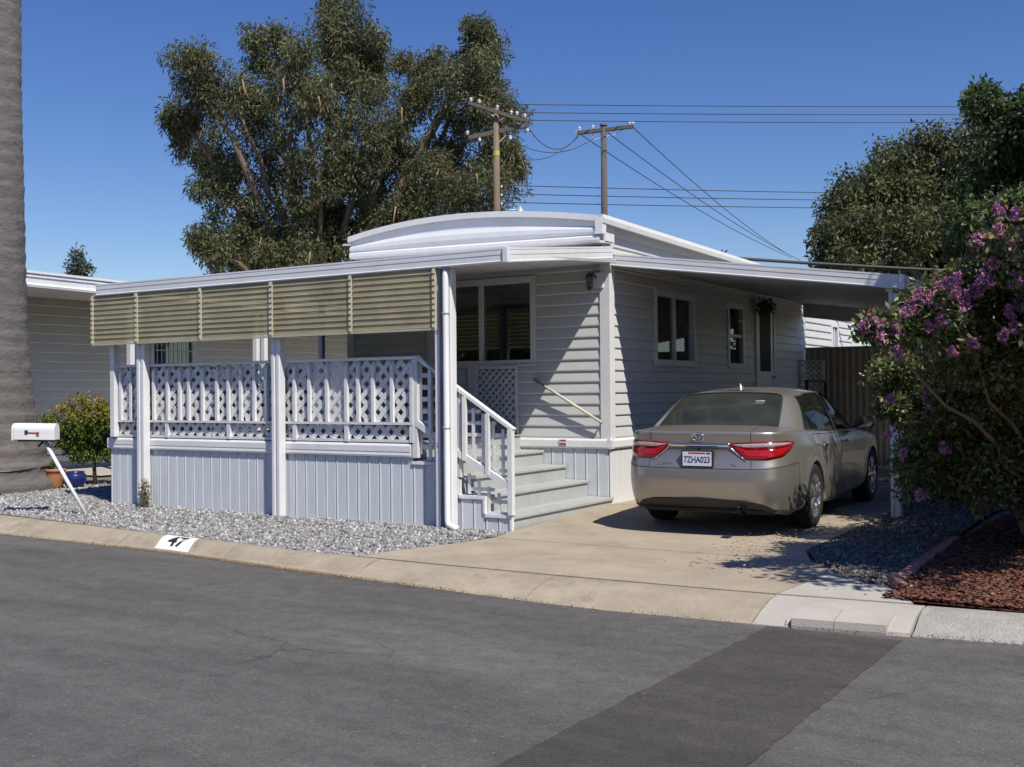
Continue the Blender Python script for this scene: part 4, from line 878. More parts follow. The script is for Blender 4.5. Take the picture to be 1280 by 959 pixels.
# pots at the foot of the palm
p1 = thing('flower_pot', 'terracotta pot with a small green plant beside the palm', 'pot', (-9.06, -1.50, gz(-1.5)))
MB().lathe([(0, 0.0), (.10, 0.0), (.125, .05), (.15, .22), (.15, .27), (.165, .275), (.165, .32), (.145, .32), (.13, .24), (0, .24)], n=20).build('body', 'terracotta', p1, True)
p2 = thing('flower_pot', 'round glossy blue glazed pot under the clipped shrub', 'pot', (-8.80, -1.32, gz(-1.3)))
MB().lathe([(0, 0.0), (.09, 0.0), (.14, .05), (.175, .13), (.165, .22), (.135, .25), (.145, .27), (.125, .27), (.115, .235), (0, .22)], n=24).build('body', 'blue_glaze', p2, True)
hose = MB().tube([(-9.9+0.25*i, -2.35-0.03*i+0.05*math.sin(i*1.3), gz(-2.4)+0.03) for i in range(5)], 0.012, 6).build('garden_hose', 'dark_metal', None, True); tag(hose, 'short black hose end lying on gravel by the palm', 'hose')

# utility poles
def pole(name, label, x, y, ztop, r, m): 
    t = thing(name, label, 'utility pole', (x, y, 0), group='utility poles behind the home')
    MB().tube([(0, 0, -0.3), (0, 0, ztop*0.6), (0, 0, ztop)], [r*1.2, r, r*0.85], 14).build('shaft', m, t, True)
    return t
def insul(par, p, down=False):
    q = [(0, 0), (.05, .0), (.055, .03), (.03, .05), (.075, .075), (.08, .10), (.03, .125), (.06, .145), (.0, .17)]
    MB().lathe([(r_, -h if down else h) for r_, h in q], p, 10).build('insulator', 'porcelain', par, True)
pa = pole('utility_pole', 'brown wooden utility pole with two crossed arms by the eucalyptus', -17.95, 25.45, 13.1, 0.145, 'pole_wood')
def arm(par, a, b, m='pole_dark', w=0.12, h=0.15): MB().bar(a, b, w, h).build('crossarm', m, par)
arm(pa, (-0.95, -0.63, 11.90), (1.12, 0.70, 12.42), w=0.16, h=0.17); arm(pa, (-0.80, -0.85, 13.28), (1.05, 0.38, 12.55), w=0.09, h=0.12); arm(pa, (-0.70, -0.55, 13.26), (1.15, 0.68, 12.56), w=0.09, h=0.12)
for p, d in (((-0.85, -.58, 13.40), 0), ((-0.55, -.40, 13.32), 0), ((0.55, .30, 12.86), 0), ((0.75, .42, 12.82), 0), ((1.02, .6, 12.72), 0), ((1.1, .68, 12.30), 1), ((-1.0, -.62, 12.05), 0), ((-0.55, -.4, 11.90), 1), ((0.5, .3, 11.98), 1), ((0, 0.1, 13.12), 0)): insul(pa, p, d)
MB().tube([(-0.3, -.2, 13.05), (0.1, 0.0, 12.55), (0.3, .2, 12.75)], 0.025, 5).tube([(0.35, .2, 12.0), (0.0, 0, 11.6)], 0.02, 5).build('brace', 'galv', pa)
mat('yellow_band', (0.5, 0.42, 0.05), 0.7); MB().tube([(0, 0, 11.15), (0, 0, 11.35)], 0.142, 14).build('warning_band', 'yellow_band', pa)
for z in (9.9, 9.55, 9.2): MB().lathe([(0, -.05), (.04, -.04), (.04, .04), (0, .05)], (0.17, 0.1, z), 8).build('spool', 'porcelain', pa)
# street lamp on a curved arm
lp = thing('street_lamp', 'small grey lamp on a curved arm above the bowed roof', 'street lamp', (-17.95, 25.45, 8.5))
MB().tube([(0.13, 0.08, -0.10), (0.22, 0.14, 0.25), (0.40, 0.25, 0.42), (0.75, 0.46, 0.45)], 0.028, 7).build('arm', 'galv', lp, True)
MB().lathe([(0, .30), (.05, .28), (.06, .20), (.13, .17), (.16, .0), (.13, -.06), (0, -.08)], (0.82, 0.5, 0.28), 14).build('lamp_head', 'galv', lp, True)
pb = pole('utility_pole', 'dark wooden utility pole with one straight crossarm right of the other', -15.57, 30.48, 13.12, 0.15, 'pole_dark')
arm(pb, (-0.98, -0.61, 12.78), (1.13, 0.68, 13.05), w=0.20, h=0.14)
MB().lathe([(0, 0), (.17, 0), (.17, .06), (0, .10)], (0, 0, 13.1), 12).build('pole_cap', 'pole_wood', pb)
for p in ((-0.9, -.56, 12.90), (-0.4, -.25, 12.97), (0.98, .58, 13.12), (1.1, .66, 13.1)): insul(pb, p)
MB().tube([(-0.95, -.6, 13.0), (-1.05, -.65, 12.75), (-1.0, -.62, 12.6)], 0.018, 5).tube([(-0.5, -.3, 12.95), (-0.35, -.22, 12.5), (0, 0, 12.6), (0.4, .25, 12.7), (0.95, .58, 13.05)], 0.018, 5).build('jumper', 'galv', pb)
# wires
def wire(a, b, sag, r, label, m='wire', n=18, grp=None):
    a = Vector(a); b = Vector(b); pts = [a.lerp(b, i/n)-Vector((0, 0, sag*4*(i/n)*(1-i/n))) for i in range(n+1)]
    o = MB().tube(pts, r, 5, False).build('overhead_wire', m); tag(o, label, 'wire', grp)
def ext(a, b, t): a = Vector(a); b = Vector(b); return a+(b-a)*t
T = [((-17.95, 25.5, 13.30), (-1.42, 53.37, 16.96)), ((-17.35, 25.85, 12.95), (-1.43, 53.37, 16.52)), ((-17.0, 26.05, 12.62), (-1.43, 53.37, 16.08))]
for (a, b), nm in zip(T, ('topmost', 'middle', 'lowest')): wire(a, ext(a, b, 1.35), 0.10, 0.021, 'thin wire crossing the sky, %s of the upper three' % nm)
T = [((-17.8, 25.55, 9.95), (-9.67, 48.27, 12.35)), ((-17.8, 25.55, 9.60), (-9.68, 48.28, 11.95)), ((-17.8, 25.55, 9.25), (-9.68, 48.28, 11.52))]
for (a, b), nm in zip(T, ('topmost', 'middle', 'lowest')): wire(a, ext(a, b, 2.2), 0.15, 0.021, 'thin wire crossing the sky, %s of the lower three' % nm)
T = [((-16.4, 29.95, 12.70), (-21.62, 76.18, 12.3)), ((-15.4, 30.57, 12.78), (-21.06, 76.53, 12.1)), ((-14.45, 31.16, 13.0), (-21.89, 76.0, 12.59))]
for (a, b), nm in zip(T, ('left', 'middle', 'right')): wire(a, b, 0.4, 0.022, '%s of three wires slanting down right from the dark pole' % nm)
for i, (a, b) in enumerate((((-16.82, 26.15, 12.30), (-16.5, 29.87, 12.7)), ((-17.4, 25.7, 11.8), (-15.9, 30.3, 12.6)), ((-17.8, 25.5, 11.4), (-16.5, 29.9, 12.65)))):
    wire(a, b, (0.75, 0.6, 0.7)[i], 0.018, '%s slack jumper wire hanging between the two poles' % ('upper', 'middle', 'lower')[i])
wire((-1.65, 8.59, 4.10), (9.0, 15.2, 3.55), 0.12, 0.035, 'thick black cable running over the carport into the tree', 'wire_dark')
rv = thing('roof_vent', 'small dark spiky vent cap at the end of the roof', 'vent', (-1.75, 8.4, 3.85))
MB().tube([(0, 0, -0.1), (0, 0, 0.25)], 0.05, 8).build('pipe', 'dark_metal', rv)
for k in range(7): MB().tube([(0, 0, 0.25), (0.16*math.cos(k*.9), 0.16*math.sin(k*.9), 0.38)], 0.014, 4).build('spike', 'dark_metal', rv)

# ============================================================ plants
def leaf_cloud(centers, n_per, spread, ln, wd, droop=0.3, jitter=1.0):
    """rhombic leaves around clump centres; returns V, F, count"""
    C_ = np.repeat(np.asarray(centers), n_per, axis=0); n = len(C_)
    off = RNG.normal(0, 1, (n, 3)); off /= np.linalg.norm(off, axis=1, keepdims=True)+1e-9; off *= (RNG.random((n, 1))**0.45)*spread
    P = C_+off
    d = RNG.normal(0, 1, (n, 3)); d[:, 2] -= droop*2; d += off/spread*0.8; d /= np.linalg.norm(d, axis=1, keepdims=True)
    s = np.cross(d, RNG.normal(0, 1, (n, 3))); s /= np.linalg.norm(s, axis=1, keepdims=True)+1e-9
    L_ = (ln*RNG.uniform(.6, 1.3, n))[:, None]; W_ = (wd*RNG.uniform(.6, 1.3, n))[:, None]
    nrm = np.cross(d, s)
    V = np.stack([P, P+d*L_*0.45+s*W_*0.5+nrm*L_*0.05, P+d*L_, P+d*L_*0.45-s*W_*0.5+nrm*L_*0.05], 1)
    F = np.arange(n*4).reshape(n, 4)
    return V.reshape(-1, 3), F, n
def clump_pts(lobes, per_r2, shell=0.75):
    out = []
    for (x, y, z, r) in lobes:
        k = max(4, int(per_r2*r*r)); d = RNG.normal(0, 1, (k, 3)); d /= np.linalg.norm(d, axis=1, keepdims=True)
        rr = r*(shell+(1-shell)*RNG.random((k, 1)))*np.where(RNG.random((k, 1)) < .78, 1, RNG.random((k, 1))); rr *= RNG.uniform(.8, 1.12, (k, 1))
        out.append(np.array([x, y, z])+d*rr*np.array([1, 1, .95]))
    return np.concatenate(out)
def tufts(lobes, k=3, f=0.30):
    out = list(lobes)
    for (x, y, z, r) in lobes:
        for _ in range(k):
            d = RNG.normal(0, 1, 3); d[2] = d[2]*.8+.25; d /= np.linalg.norm(d); q_ = r*RNG.uniform(.95, 1.15); out.append((x+d[0]*q_, y+d[1]*q_, z+d[2]*q_, r*f*RNG.uniform(.7, 1.3)))
    return out
def crown(name, parent, centers, n_per, spread, ln, wd, m, palette, droop=0.3, clump_var=0.25):
    V, F, n = leaf_cloud(centers, n_per, spread, ln, wd, droop); me = npmesh(name, V, F)
    pal = np.array(palette); idx = RNG.integers(0, len(pal), n); base = pal[idx]
    cv = np.repeat(RNG.uniform(1-clump_var, 1+clump_var, len(centers)), n_per)[:, None]
    tint_attr(me, base*cv*RNG.uniform(.75, 1.25, (n, 1)), 4)
    o = link(name, me, m, parent); return o
mat('leaf', (1, 1, 1), 0.55, var=0.0, attr=True, trans=0.28, spec=0.35)
mat('leaf_glossy', (1, 1, 1), 0.38, var=0.0, attr=True, trans=0.22, spec=0.5)
def limb(parent, pts, r0, r1, m='bark', name='limb'):
    n = len(pts); rr = [r0+(r1-r0)*i/(n-1) for i in range(n)]
    P = [Vector(pts[0])]
    full = []; 
    for i in range(n-1):
        a, b = Vector(pts[i]), Vector(pts[i+1]); L_ = (b-a).length
        for k in range(4):
            t = k/4; p = a.lerp(b, t); 
            if not (i == 0 and k == 0): p += Vector(RNG.normal(0, .02*L_, 3))
            full.append((p, rr[i]+(rr[i+1]-rr[i])*t))
    full.append((Vector(pts[-1]), rr[-1]))
    return MB().tube([p for p, _ in full], [q for _, q in full], 7).build(name, m, parent, True)
LOBES = {'euc': [(-31.76, 21.95, 16.19, 1.372), (-30.96, 23.59, 14.99, 1.914), (-35.33, 25.14, 13.62, 1.381), (-31.42, 25.88, 17.88, 1.537), (-27.67, 24.56, 15.26, 2.168), (-27.59, 27.14, 18.49, 1.509), (-27.42, 27.61, 16.31, 2.087), (-25.5, 26.42, 13.53, 2.005), (-32.18, 26.6, 13.1, 2.348), (-27.18, 25.05, 11.67, 1.993), (-32.37, 23.91, 11.14, 1.126), (-32.68, 24.69, 9.19, 1.448), (-30.83, 25.19, 9.09, 1.886), (-29.26, 27.34, 9.22, 2.115), (-27.23, 29.72, 11.88, 1.958), (-26.4, 31.83, 17.76, 1.286), (-22.53, 29.19, 15.36, 1.851), (-24.22, 30.91, 13.1, 2.13), (-22.92, 32.03, 17.63, 1.48), (-20.95, 30.26, 13.5, 1.409), (-20.95, 28.09, 10.39, 1.785), (-22.87, 34.21, 12.12, 1.127), (-24.23, 28.3, 9.28, 1.669), (-25.88, 27.4, 8.56, 1.673), (-30.05, 29.05, 20.35, 0.638), (-22.62, 31.38, 18.57, 0.692), (-34.33, 23.27, 14.47, 0.758), (-22.01, 33.22, 13.05, 0.59), (-30.97, 22.1, 8.02, 0.788), (-27.85, 29.04, 18.28, 1.365), (-24.93, 28.38, 14.97, 1.124), (-27.75, 24.57, 7.31, 1.806), (-32.89, 25.65, 7.77, 1.552), (-23.54, 33.44, 15.88, 1.202), (-23.39, 28.12, 11.01, 1.467), (-28.45, 28.16, 10.6, 1.739)], 'right': [(-1.3, 16.18, 5.29, 0.703), (-1.83, 17.72, 6.28, 0.524), (-1.1, 18.09, 6.8, 0.872), (-0.32, 16.46, 5.25, 0.921), (-0.44, 18.95, 7.42, 0.839), (0.23, 18.65, 5.99, 1.081), (0.6, 18.98, 7.63, 0.824), (1.06, 19.85, 6.84, 1.103), (1.64, 18.54, 7.74, 0.589), (0.89, 19.5, 5.27, 1.095), (1.76, 20.55, 5.54, 1.111), (2.37, 17.62, 6.78, 0.807), (-0.11, 19.27, 4.88, 0.885), (-1.01, 16.78, 4.71, 0.586), (2.7, 19.44, 6.19, 1.058), (-1.3, 15.55, 4.71, 0.446), (-0.16, 18.58, 6.56, 0.869)], 'bright': [(3.63, 6.17, 5.77, 0.176), (3.85, 7.39, 6.0, 0.238), (3.87, 6.28, 5.19, 0.426), (4.12, 6.99, 4.71, 0.644), (3.65, 6.39, 4.6, 0.355), (3.86, 6.93, 4.02, 0.543), (3.55, 5.95, 4.11, 0.299), (4.29, 6.37, 5.47, 0.497), (3.41, 6.88, 6.15, 0.079), (3.22, 6.79, 3.86, 0.262)], 'far': [(-62.84, 38.75, 11.1, 0.702), (-62.83, 38.75, 11.92, 0.41), (-63.19, 38.54, 10.63, 0.527), (-62.5, 38.97, 10.63, 0.527)], 'myrtle': [(4.1, -1.71, 1.55, 0.313), (4.65, -2.9, 1.79, 0.339), (4.96, -2.94, 1.97, 0.395), (4.15, -1.44, 0.9, 0.274), (4.54, -1.43, 1.06, 0.41), (4.94, -1.89, 1.22, 0.421), (4.02, -1.87, 1.18, 0.133), (4.0, -1.64, 0.61, 0.166), (4.39, -1.4, 0.57, 0.256), (4.66, -3.6, 1.93, 0.206), (4.9, -3.1, 2.28, 0.239), (5.14, -3.19, 2.5, 0.307), (5.27, -2.63, 1.78, 0.515), (5.4, -3.27, 2.3, 0.48), (5.41, -2.3, 1.33, 0.527), (4.23, -3.99, 1.87, 0.06), (4.43, -3.87, 1.9, 0.108), (4.58, -3.77, 2.02, 0.12), (4.85, -3.49, 2.25, 0.134), (5.08, -3.23, 2.69, 0.154), (3.96, -2.04, 1.62, 0.117), (4.63, -1.14, 0.56, 0.304), (5.33, -1.41, 0.6, 0.43), (3.92, -2.05, 1.29, 0.066), (5.7, -3.07, 1.81, 0.54), (4.63, -2.44, 1.3, 0.286), (4.85, -2.18, 0.92, 0.289), (4.42, -2.33, 1.12, 0.236), (5.04, -2.66, 1.63, 0.299), (4.2, -2.23, 0.78, 0.156), (4.59, -1.99, 0.56, 0.199), (4.9, -1.91, 0.62, 0.239), (4.41, -2.1, 0.69, 0.17)], 'flowers': [(4.2, -4.13, 1.88, 0.05), (4.29, -4.07, 1.84, 0.055), (4.36, -4.02, 1.8, 0.04), (4.5, -3.94, 2.03, 0.06), (4.6, -3.88, 2.09, 0.06), (4.71, -3.81, 2.1, 0.065), (4.83, -3.74, 2.03, 0.06), (4.8, -3.87, 2.22, 0.05), (4.96, -3.77, 2.37, 0.06), (5.07, -3.71, 2.58, 0.055), (4.98, -3.76, 2.23, 0.06), (5.02, -3.62, 2.1, 0.05), (4.68, -3.83, 1.94, 0.055), (5.11, -3.56, 1.99, 0.055), (5.04, -3.6, 1.92, 0.05), (5.19, -3.51, 2.06, 0.071), (4.05, -2.69, 1.35, 0.047), (4.38, -2.47, 0.75, 0.082), (4.43, -2.44, 0.92, 0.053), (4.14, -2.62, 0.87, 0.047), (4.01, -2.71, 1.28, 0.047), (4.75, -3.78, 1.7, 0.045), (5.17, -3.65, 2.7, 0.045), (4.86, -3.71, 1.89, 0.05), (4.6, -3.88, 1.89, 0.045), (4.44, -3.98, 1.99, 0.045), (4.9, -3.81, 2.34, 0.045), (5.13, -3.67, 2.4, 0.05), (4.4, -4.0, 1.7, 0.04), (4.52, -3.92, 1.76, 0.04), (5.17, -3.64, 2.22, 0.055), (4.26, -2.55, 0.51, 0.053), (4.55, -2.36, 0.92, 0.053), (4.76, -2.24, 1.02, 0.047), (4.03, -2.69, 1.03, 0.047), (4.56, -3.9, 1.97, 0.05), (4.78, -3.76, 2.13, 0.05), (4.91, -3.68, 2.16, 0.05), (5.02, -3.74, 2.51, 0.045), (4.41, -4.0, 1.87, 0.045), (5.11, -3.68, 2.51, 0.05), (4.85, -3.84, 2.41, 0.047), (4.94, -3.79, 2.51, 0.047), (5.06, -3.71, 2.74, 0.047), (5.13, -3.67, 2.28, 0.047), (5.21, -3.62, 2.51, 0.047), (5.18, -3.64, 2.37, 0.047), (4.9, -3.81, 2.25, 0.047), (4.75, -3.91, 2.19, 0.047), (5.02, -3.74, 2.34, 0.047), (5.1, -3.57, 2.14, 0.047), (4.83, -3.74, 2.1, 0.047), (5.14, -3.54, 1.87, 0.047), (4.95, -3.66, 1.97, 0.047), (4.65, -3.85, 2.18, 0.047), (4.54, -3.91, 2.12, 0.047), (5.22, -3.62, 2.73, 0.047), (5.08, -3.58, 1.82, 0.047), (4.87, -3.7, 1.76, 0.047), (4.4, -4.0, 1.79, 0.047), (4.32, -4.05, 1.91, 0.047), (4.25, -4.1, 1.94, 0.047), (4.21, -2.58, 1.54, 0.055), (4.33, -2.51, 1.33, 0.055), (4.44, -2.44, 1.47, 0.055), (4.14, -2.63, 1.09, 0.055)]}
# eucalyptus
eu = thing('eucalyptus_tree', 'large olive green eucalyptus with shredding bark behind the home', 'tree', (0, 0, 0))
L1 = [(x, y, z, r*.82) for x, y, z, r in LOBES['euc']]; base = Vector((-28.9, 27.0, 0))
eu.location = base
ctr = clump_pts([(x-base.x, y-base.y, z, r) for x, y, z, r in tufts(L1, 6, .36)], 15)
crown('crown', eu, ctr, 85, 0.58, 0.27, 0.070, 'leaf', [(0.125, 0.145, 0.065), (0.10, 0.122, 0.052), (0.155, 0.16, 0.08), (0.075, 0.092, 0.042), (0.16, 0.125, 0.06)], droop=0.55, clump_var=0.35)
trunk = MB().tube([(0, 0, -0.2), (0.1, 0, 2.0), (-0.1, 0.1, 4.2)], [0.9, 0.75, 0.62], 12).build('trunk', 'bark', eu, True)
fork = Vector((-0.1, 0.1, 4.1))
for i, (x, y, z, r) in enumerate(L1):
    p = Vector((x-base.x, y-base.y, z)); mid = fork.lerp(p, 0.5)+Vector((0, 0, 0.3*(i % 3))); limb(eu, [fork, mid, p], 0.30, 0.06, 'bark')
for i in range(26):
    x, y, z, r = L1[RNG.integers(0, len(L1))]; p = Vector((x-base.x, y-base.y, z))+Vector(RNG.normal(0, r*.35, 3)); p.y -= r*0.75; p.x += r*0.45
    MB().tube([p, p+Vector((RNG.normal(0, .12), RNG.normal(0, .12), -.5)), p+Vector((RNG.normal(0, .3), RNG.normal(0, .3), -RNG.uniform(.8, 1.4)))], [0.04, 0.03, 0.01], 5).build('bark_strip', 'bark_pale', eu, True)
# broad tree at the right
bt = thing('shade_tree', 'broad dark green tree beyond the carport roof', 'tree'); L2 = LOBES['right']; base = Vector((0.9, 18.4, 0)); bt.location = base
ctr = clump_pts([(x-base.x, y-base.y, z, r) for x, y, z, r in tufts(L2)], 46)
crown('crown', bt, ctr, 105, 0.42, 0.15, 0.060, 'leaf', [(0.11, 0.122, 0.048), (0.085, 0.10, 0.038), (0.145, 0.145, 0.06), (0.065, 0.078, 0.032)], droop=0.5, clump_var=0.35)
MB().tube([(0, 0, -0.2), (0.1, 0.05, 1.8), (0, 0, 3.0)], [0.4, 0.3, 0.26], 10).build('trunk', 'bark', bt, True)
for (x, y, z, r) in L2[::2]: limb(bt, [(0, 0, 2.8), (Vector((0, 0, 2.8)).lerp(Vector((x-base.x, y-base.y, z)), .5)), (x-base.x, y-base.y, z)], 0.14, 0.03)
lt = thing('leafy_tree', 'brighter green tree with upright shoots above the flowering shrub', 'tree'); L3 = LOBES['bright']; base = Vector((4.6, 7.2, 0)); lt.location = base
ctr = clump_pts([(x-base.x, y-base.y, z, r) for x, y, z, r in tufts(L3)], 90)
crown('crown', lt, ctr, 85, 0.28, 0.105, 0.052, 'leaf', [(0.062, 0.095, 0.030), (0.045, 0.075, 0.024), (0.085, 0.12, 0.04)], droop=0.35, clump_var=0.35)
MB().tube([(0, 0, -0.1), (0.05, 0, 1.5), (0, 0.1, 3.0)], [0.22, 0.17, 0.13], 9).build('trunk', 'bark', lt, True)
for (x, y, z, r) in L3: limb(lt, [(0, 0.1, 2.8), Vector((0, 0, 2.8)).lerp(Vector((x-base.x, y-base.y, z)), .6)+Vector((0, 0, .2)), (x-base.x, y-base.y, z+r*.8)], 0.07, 0.012)
ft = thing('distant_tree', 'tiny treetop far behind the neighbouring roof', 'tree'); L4 = LOBES['far']; base = Vector((L4[0][0], L4[0][1], 0)); ft.location = base
crown('crown', ft, clump_pts([(x-base.x, y-base.y, z, r) for x, y, z, r in L4], 30), 26, 0.5, 0.34, 0.12, 'leaf', [(0.07, 0.095, 0.06), (0.09, 0.11, 0.07)])
MB().tube([(0, 0, 0), (0, 0, L4[0][2])], [0.3, 0.06], 8).build('trunk', 'bark', ft, True)
# hedge mass hidden low behind the homes so the horizon is not bare
hd = thing('hedge', 'dark hedge seen below the carport roof at the back', 'hedge', (6.5, 15.0, 0))
lb = [(-5.2+0.8*i+RNG.normal(0, .2), RNG.normal(0, .3), 1.2+RNG.normal(0, .3), 1.1) for i in range(16)]
crown('foliage', hd, clump_pts(lb, 26), 34, 0.4, 0.16, 0.08, 'leaf', [(0.04, 0.07, 0.02), (0.03, 0.05, 0.018), (0.06, 0.09, 0.03)])
# palm
pt = thing('palm_tree', 'thick grey palm trunk at the left edge of the picture', 'palm tree', (-9.85, -1.95, gz(-1.95)))
N = 60; prof = []
for i in range(N+1):
    z = -0.05+i*0.26
    r = 0.405 + 0.36*math.exp(-max(z, 0)/0.75) + 0.10*math.exp(-max(z-0.4, 0)/2.5)
    if z < 0.30: r += 0.07
    zo = RNG.normal(0, .005); prof += [(r*0.994, z+zo), (r*1.006, z+0.10+zo), (r*1.010, z+0.18+zo), (r*0.980, z+0.215+zo)]
mb = MB(); n = 40; vs = []
for j, (r, z) in enumerate(prof):
    for k in range(n):
        a = 2*math.pi*k/n; rr = r*(1+0.016*math.sin(7*a+z*1.7)+RNG.normal(0, .012)); z = z+0.004*math.sin(3*a); vs.append((rr*math.cos(a)-0.012*z, rr*math.sin(a), z))
m_ = len(prof); mb.add(vs, [(j*n+k, j*n+(k+1) % n, (j+1)*n+(k+1) % n, (j+1)*n+k) for j in range(m_-1) for k in range(n)])
mb.build('trunk', 'palm_bark', pt, True)
mb = MB().tube([(0.86*math.cos(a), 0.86*math.sin(a), 0.36+0.02*math.sin(a*3)) for a in np.linspace(-2.4, 1.2, 24)], 0.012, 6); mb.build('strap', 'dark_metal', pt)
mat('frond', (0.07, 0.11, 0.035), 0.55, var=0.3, scale=3, trans=0.2)
for k in range(22):
    a = k*2.4; el = RNG.uniform(-.2, 1.1); mb = MB(); L_ = 3.2; pts = []
    for i in range(11):
        t = i/10; pts.append(Vector((math.cos(a)*L_*t*math.cos(el*.8), math.sin(a)*L_*t*math.cos(el*.8), L_*(math.sin(el)*t-0.75*t*t))))
    sd = Vector((-math.sin(a), math.cos(a), 0))
    for i in range(1, 11):
        for s in (-1, 1):
            p = pts[i]; mb.add([p, p+sd*s*0.35*(1-abs(.5-i/10))+Vector((0, 0, -.18)), p+(pts[i]-pts[i-1])*0.45], [(0, 1, 2)])
    mb.tube(pts, [0.03-0.0025*i for i in range(11)], 4); o = mb.build('frond', 'frond', pt); o.location = (-0.19, 0, 15.5)
# clipped shrub
sb = thing('clipped_shrub', 'round clipped shrub with yellow-green and reddish tips beside the palm', 'shrub', (-8.95, -0.85, gz(-.85)))
lb = [(0, 0, 0.95, 0.50), (-0.38, -.24, 0.98, 0.38), (0.40, 0.24, 0.98, 0.36), (0.05, -.2, 1.14, 0.34), (-.28, -.1, 0.78, .36), (.3, .1, .76, .36), (0.0, -.1, .60, .28), (-.55, -.34, .92, .22), (.55, .34, .92, .22)]
c_ = clump_pts(lb, 420, 0.85); zz = c_[:, 2]
crown('foliage', sb, c_[zz < 1.12], 34, 0.095, 0.055, 0.030, 'leaf', [(0.12, 0.18, 0.03), (0.08, 0.14, 0.024), (0.16, 0.20, 0.04)])
crown('foliage', sb, c_[zz >= 1.08], 30, 0.085, 0.055, 0.030, 'leaf', [(0.30, 0.28, 0.05), (0.22, 0.25, 0.04), (0.36, 0.20, 0.05), (0.15, 0.20, 0.03)])
MB().tube([(0.03, 0, -0.02), (0, 0, .3), (0.02, 0, .7)], [0.035, 0.03, 0.025], 7).build('trunk', 'bark', sb, True)
for k in range(6): limb(sb, [(0.01, 0, .45), (0.15*math.cos(k), 0.15*math.sin(k), .65), (0.32*math.cos(k), 0.3*math.sin(k), .95)], 0.018, 0.006)
crown('foliage', p1, clump_pts([(-.08, 0, .36, .10)], 1500), 8, .05, .06, .025, 'leaf', [(0.10, 0.17, 0.03), (0.07, 0.13, 0.02)])
crown('foliage', hp, clump_pts([(0, 0, .04, .13)], 2200), 10, .06, .07, .03, 'leaf', [(0.06, 0.10, 0.03), (0.12, 0.12, 0.02)])
# weed at the foot of the post
wd_ = thing('weed', 'straggly dry weed at the foot of the left porch post', 'weed', (-5.56, -2.64, gz(-2.64)))
crown('leaves', wd_, np.stack([RNG.normal(0, .03, 40), RNG.normal(0, .03, 40), RNG.uniform(0.02, .36, 40)], 1), 9, .05, .055, .014, 'leaf', [(0.13, 0.16, 0.06), (0.16, 0.13, 0.07)])
for k in range(4): MB().tube([(0, 0, 0), (RNG.normal(0, .02), RNG.normal(0, .02), .2), (RNG.normal(0, .05), RNG.normal(0, .05), .4)], .004, 4).build('stem', 'bark_pale', wd_)
# crape myrtle
cm_ = thing('flowering_tree', 'multi-stem tree with purple-pink flower clusters over the mulch bed', 'tree'); L5 = LOBES['myrtle']; base = Vector((5.12, -1.75, gz(-1.75))); cm_.location = base
loc = [(x-base.x, y-base.y, z-base.z, r) for x, y, z, r in L5]
crown('crown', cm_, clump_pts(tufts(loc, 5, .42), 360, 0.7), 36, 0.12, 0.058, 0.030, 'leaf_glossy', [(0.105, 0.155, 0.050), (0.075, 0.12, 0.038), (0.16, 0.20, 0.065), (0.22, 0.15, 0.07)], droop=0.15, clump_var=0.35)
heads = [Vector((0, 0, 0)), Vector((0.1, 0.05, 0)), Vector((-.08, .06, 0)), Vector((.05, -.1, 0))]
for i, (x, y, z, r) in enumerate(loc):
    if i % 3: continue
    h = heads[i % 4]; sp_ = Vector((-0.16+0.05*(i % 5), 0.10-0.05*(i % 3), 0.55+0.04*(i % 4))); limb(cm_, [h, h+sp_, h.lerp(Vector((x, y, z)), 0.6)+Vector((0, 0, .2)), (x, y, z+r*.3)], 0.030 if i % 3 == 0 else 0.018, 0.005, 'bark_myrtle', 'stem')
# the curved trunks seen in front of the mulch
limb(cm_, [(0.10, -0.15, 0), (-0.14, 0.0, .22), (-0.24, .08, .5), (-0.20, .05, .9), (-0.30, -.1, 1.4)], 0.055, 0.03, 'bark_myrtle', 'stem'); limb(cm_, [(0.25, -0.1, 0), (0.0, 0, .3), (-0.06, .1, .7), (0.05, .05, 1.3)], 0.05, 0.03, 'bark_myrtle', 'stem'); limb(cm_, [(0.2, -0.2, 0), (0.10, -.1, .5), (0.12, 0, 1.0), (0.3, -.1, 1.6)], 0.045, 0.028, 'bark_myrtle', 'stem')
mat('petal', (1, 1, 1), 0.6, var=0.0, attr=True, trans=0.35, spec=0.2)
for fi, (x, y, z, r) in enumerate(LOBES['flowers']):
    if fi % 3 == 2: continue
    r *= RNG.uniform(.62, 1.0)
    q = np.stack([RNG.normal(0, .35*r, 26), RNG.normal(0, .35*r, 26), RNG.uniform(-.9, 1.1, 26)*r], 1); q[:, :2] *= (1.15-0.45*(q[:, 2:3]/r))
    o = crown('flower_cluster', cm_, q, 16, r*0.34, 0.019, 0.019, 'petal', [(0.60, 0.22, 0.42), (0.70, 0.36, 0.53), (0.47, 0.16, 0.34), (0.76, 0.48, 0.61)], droop=0, clump_var=0.2)
    o.location = (x-base.x, y-base.y, z-base.z)

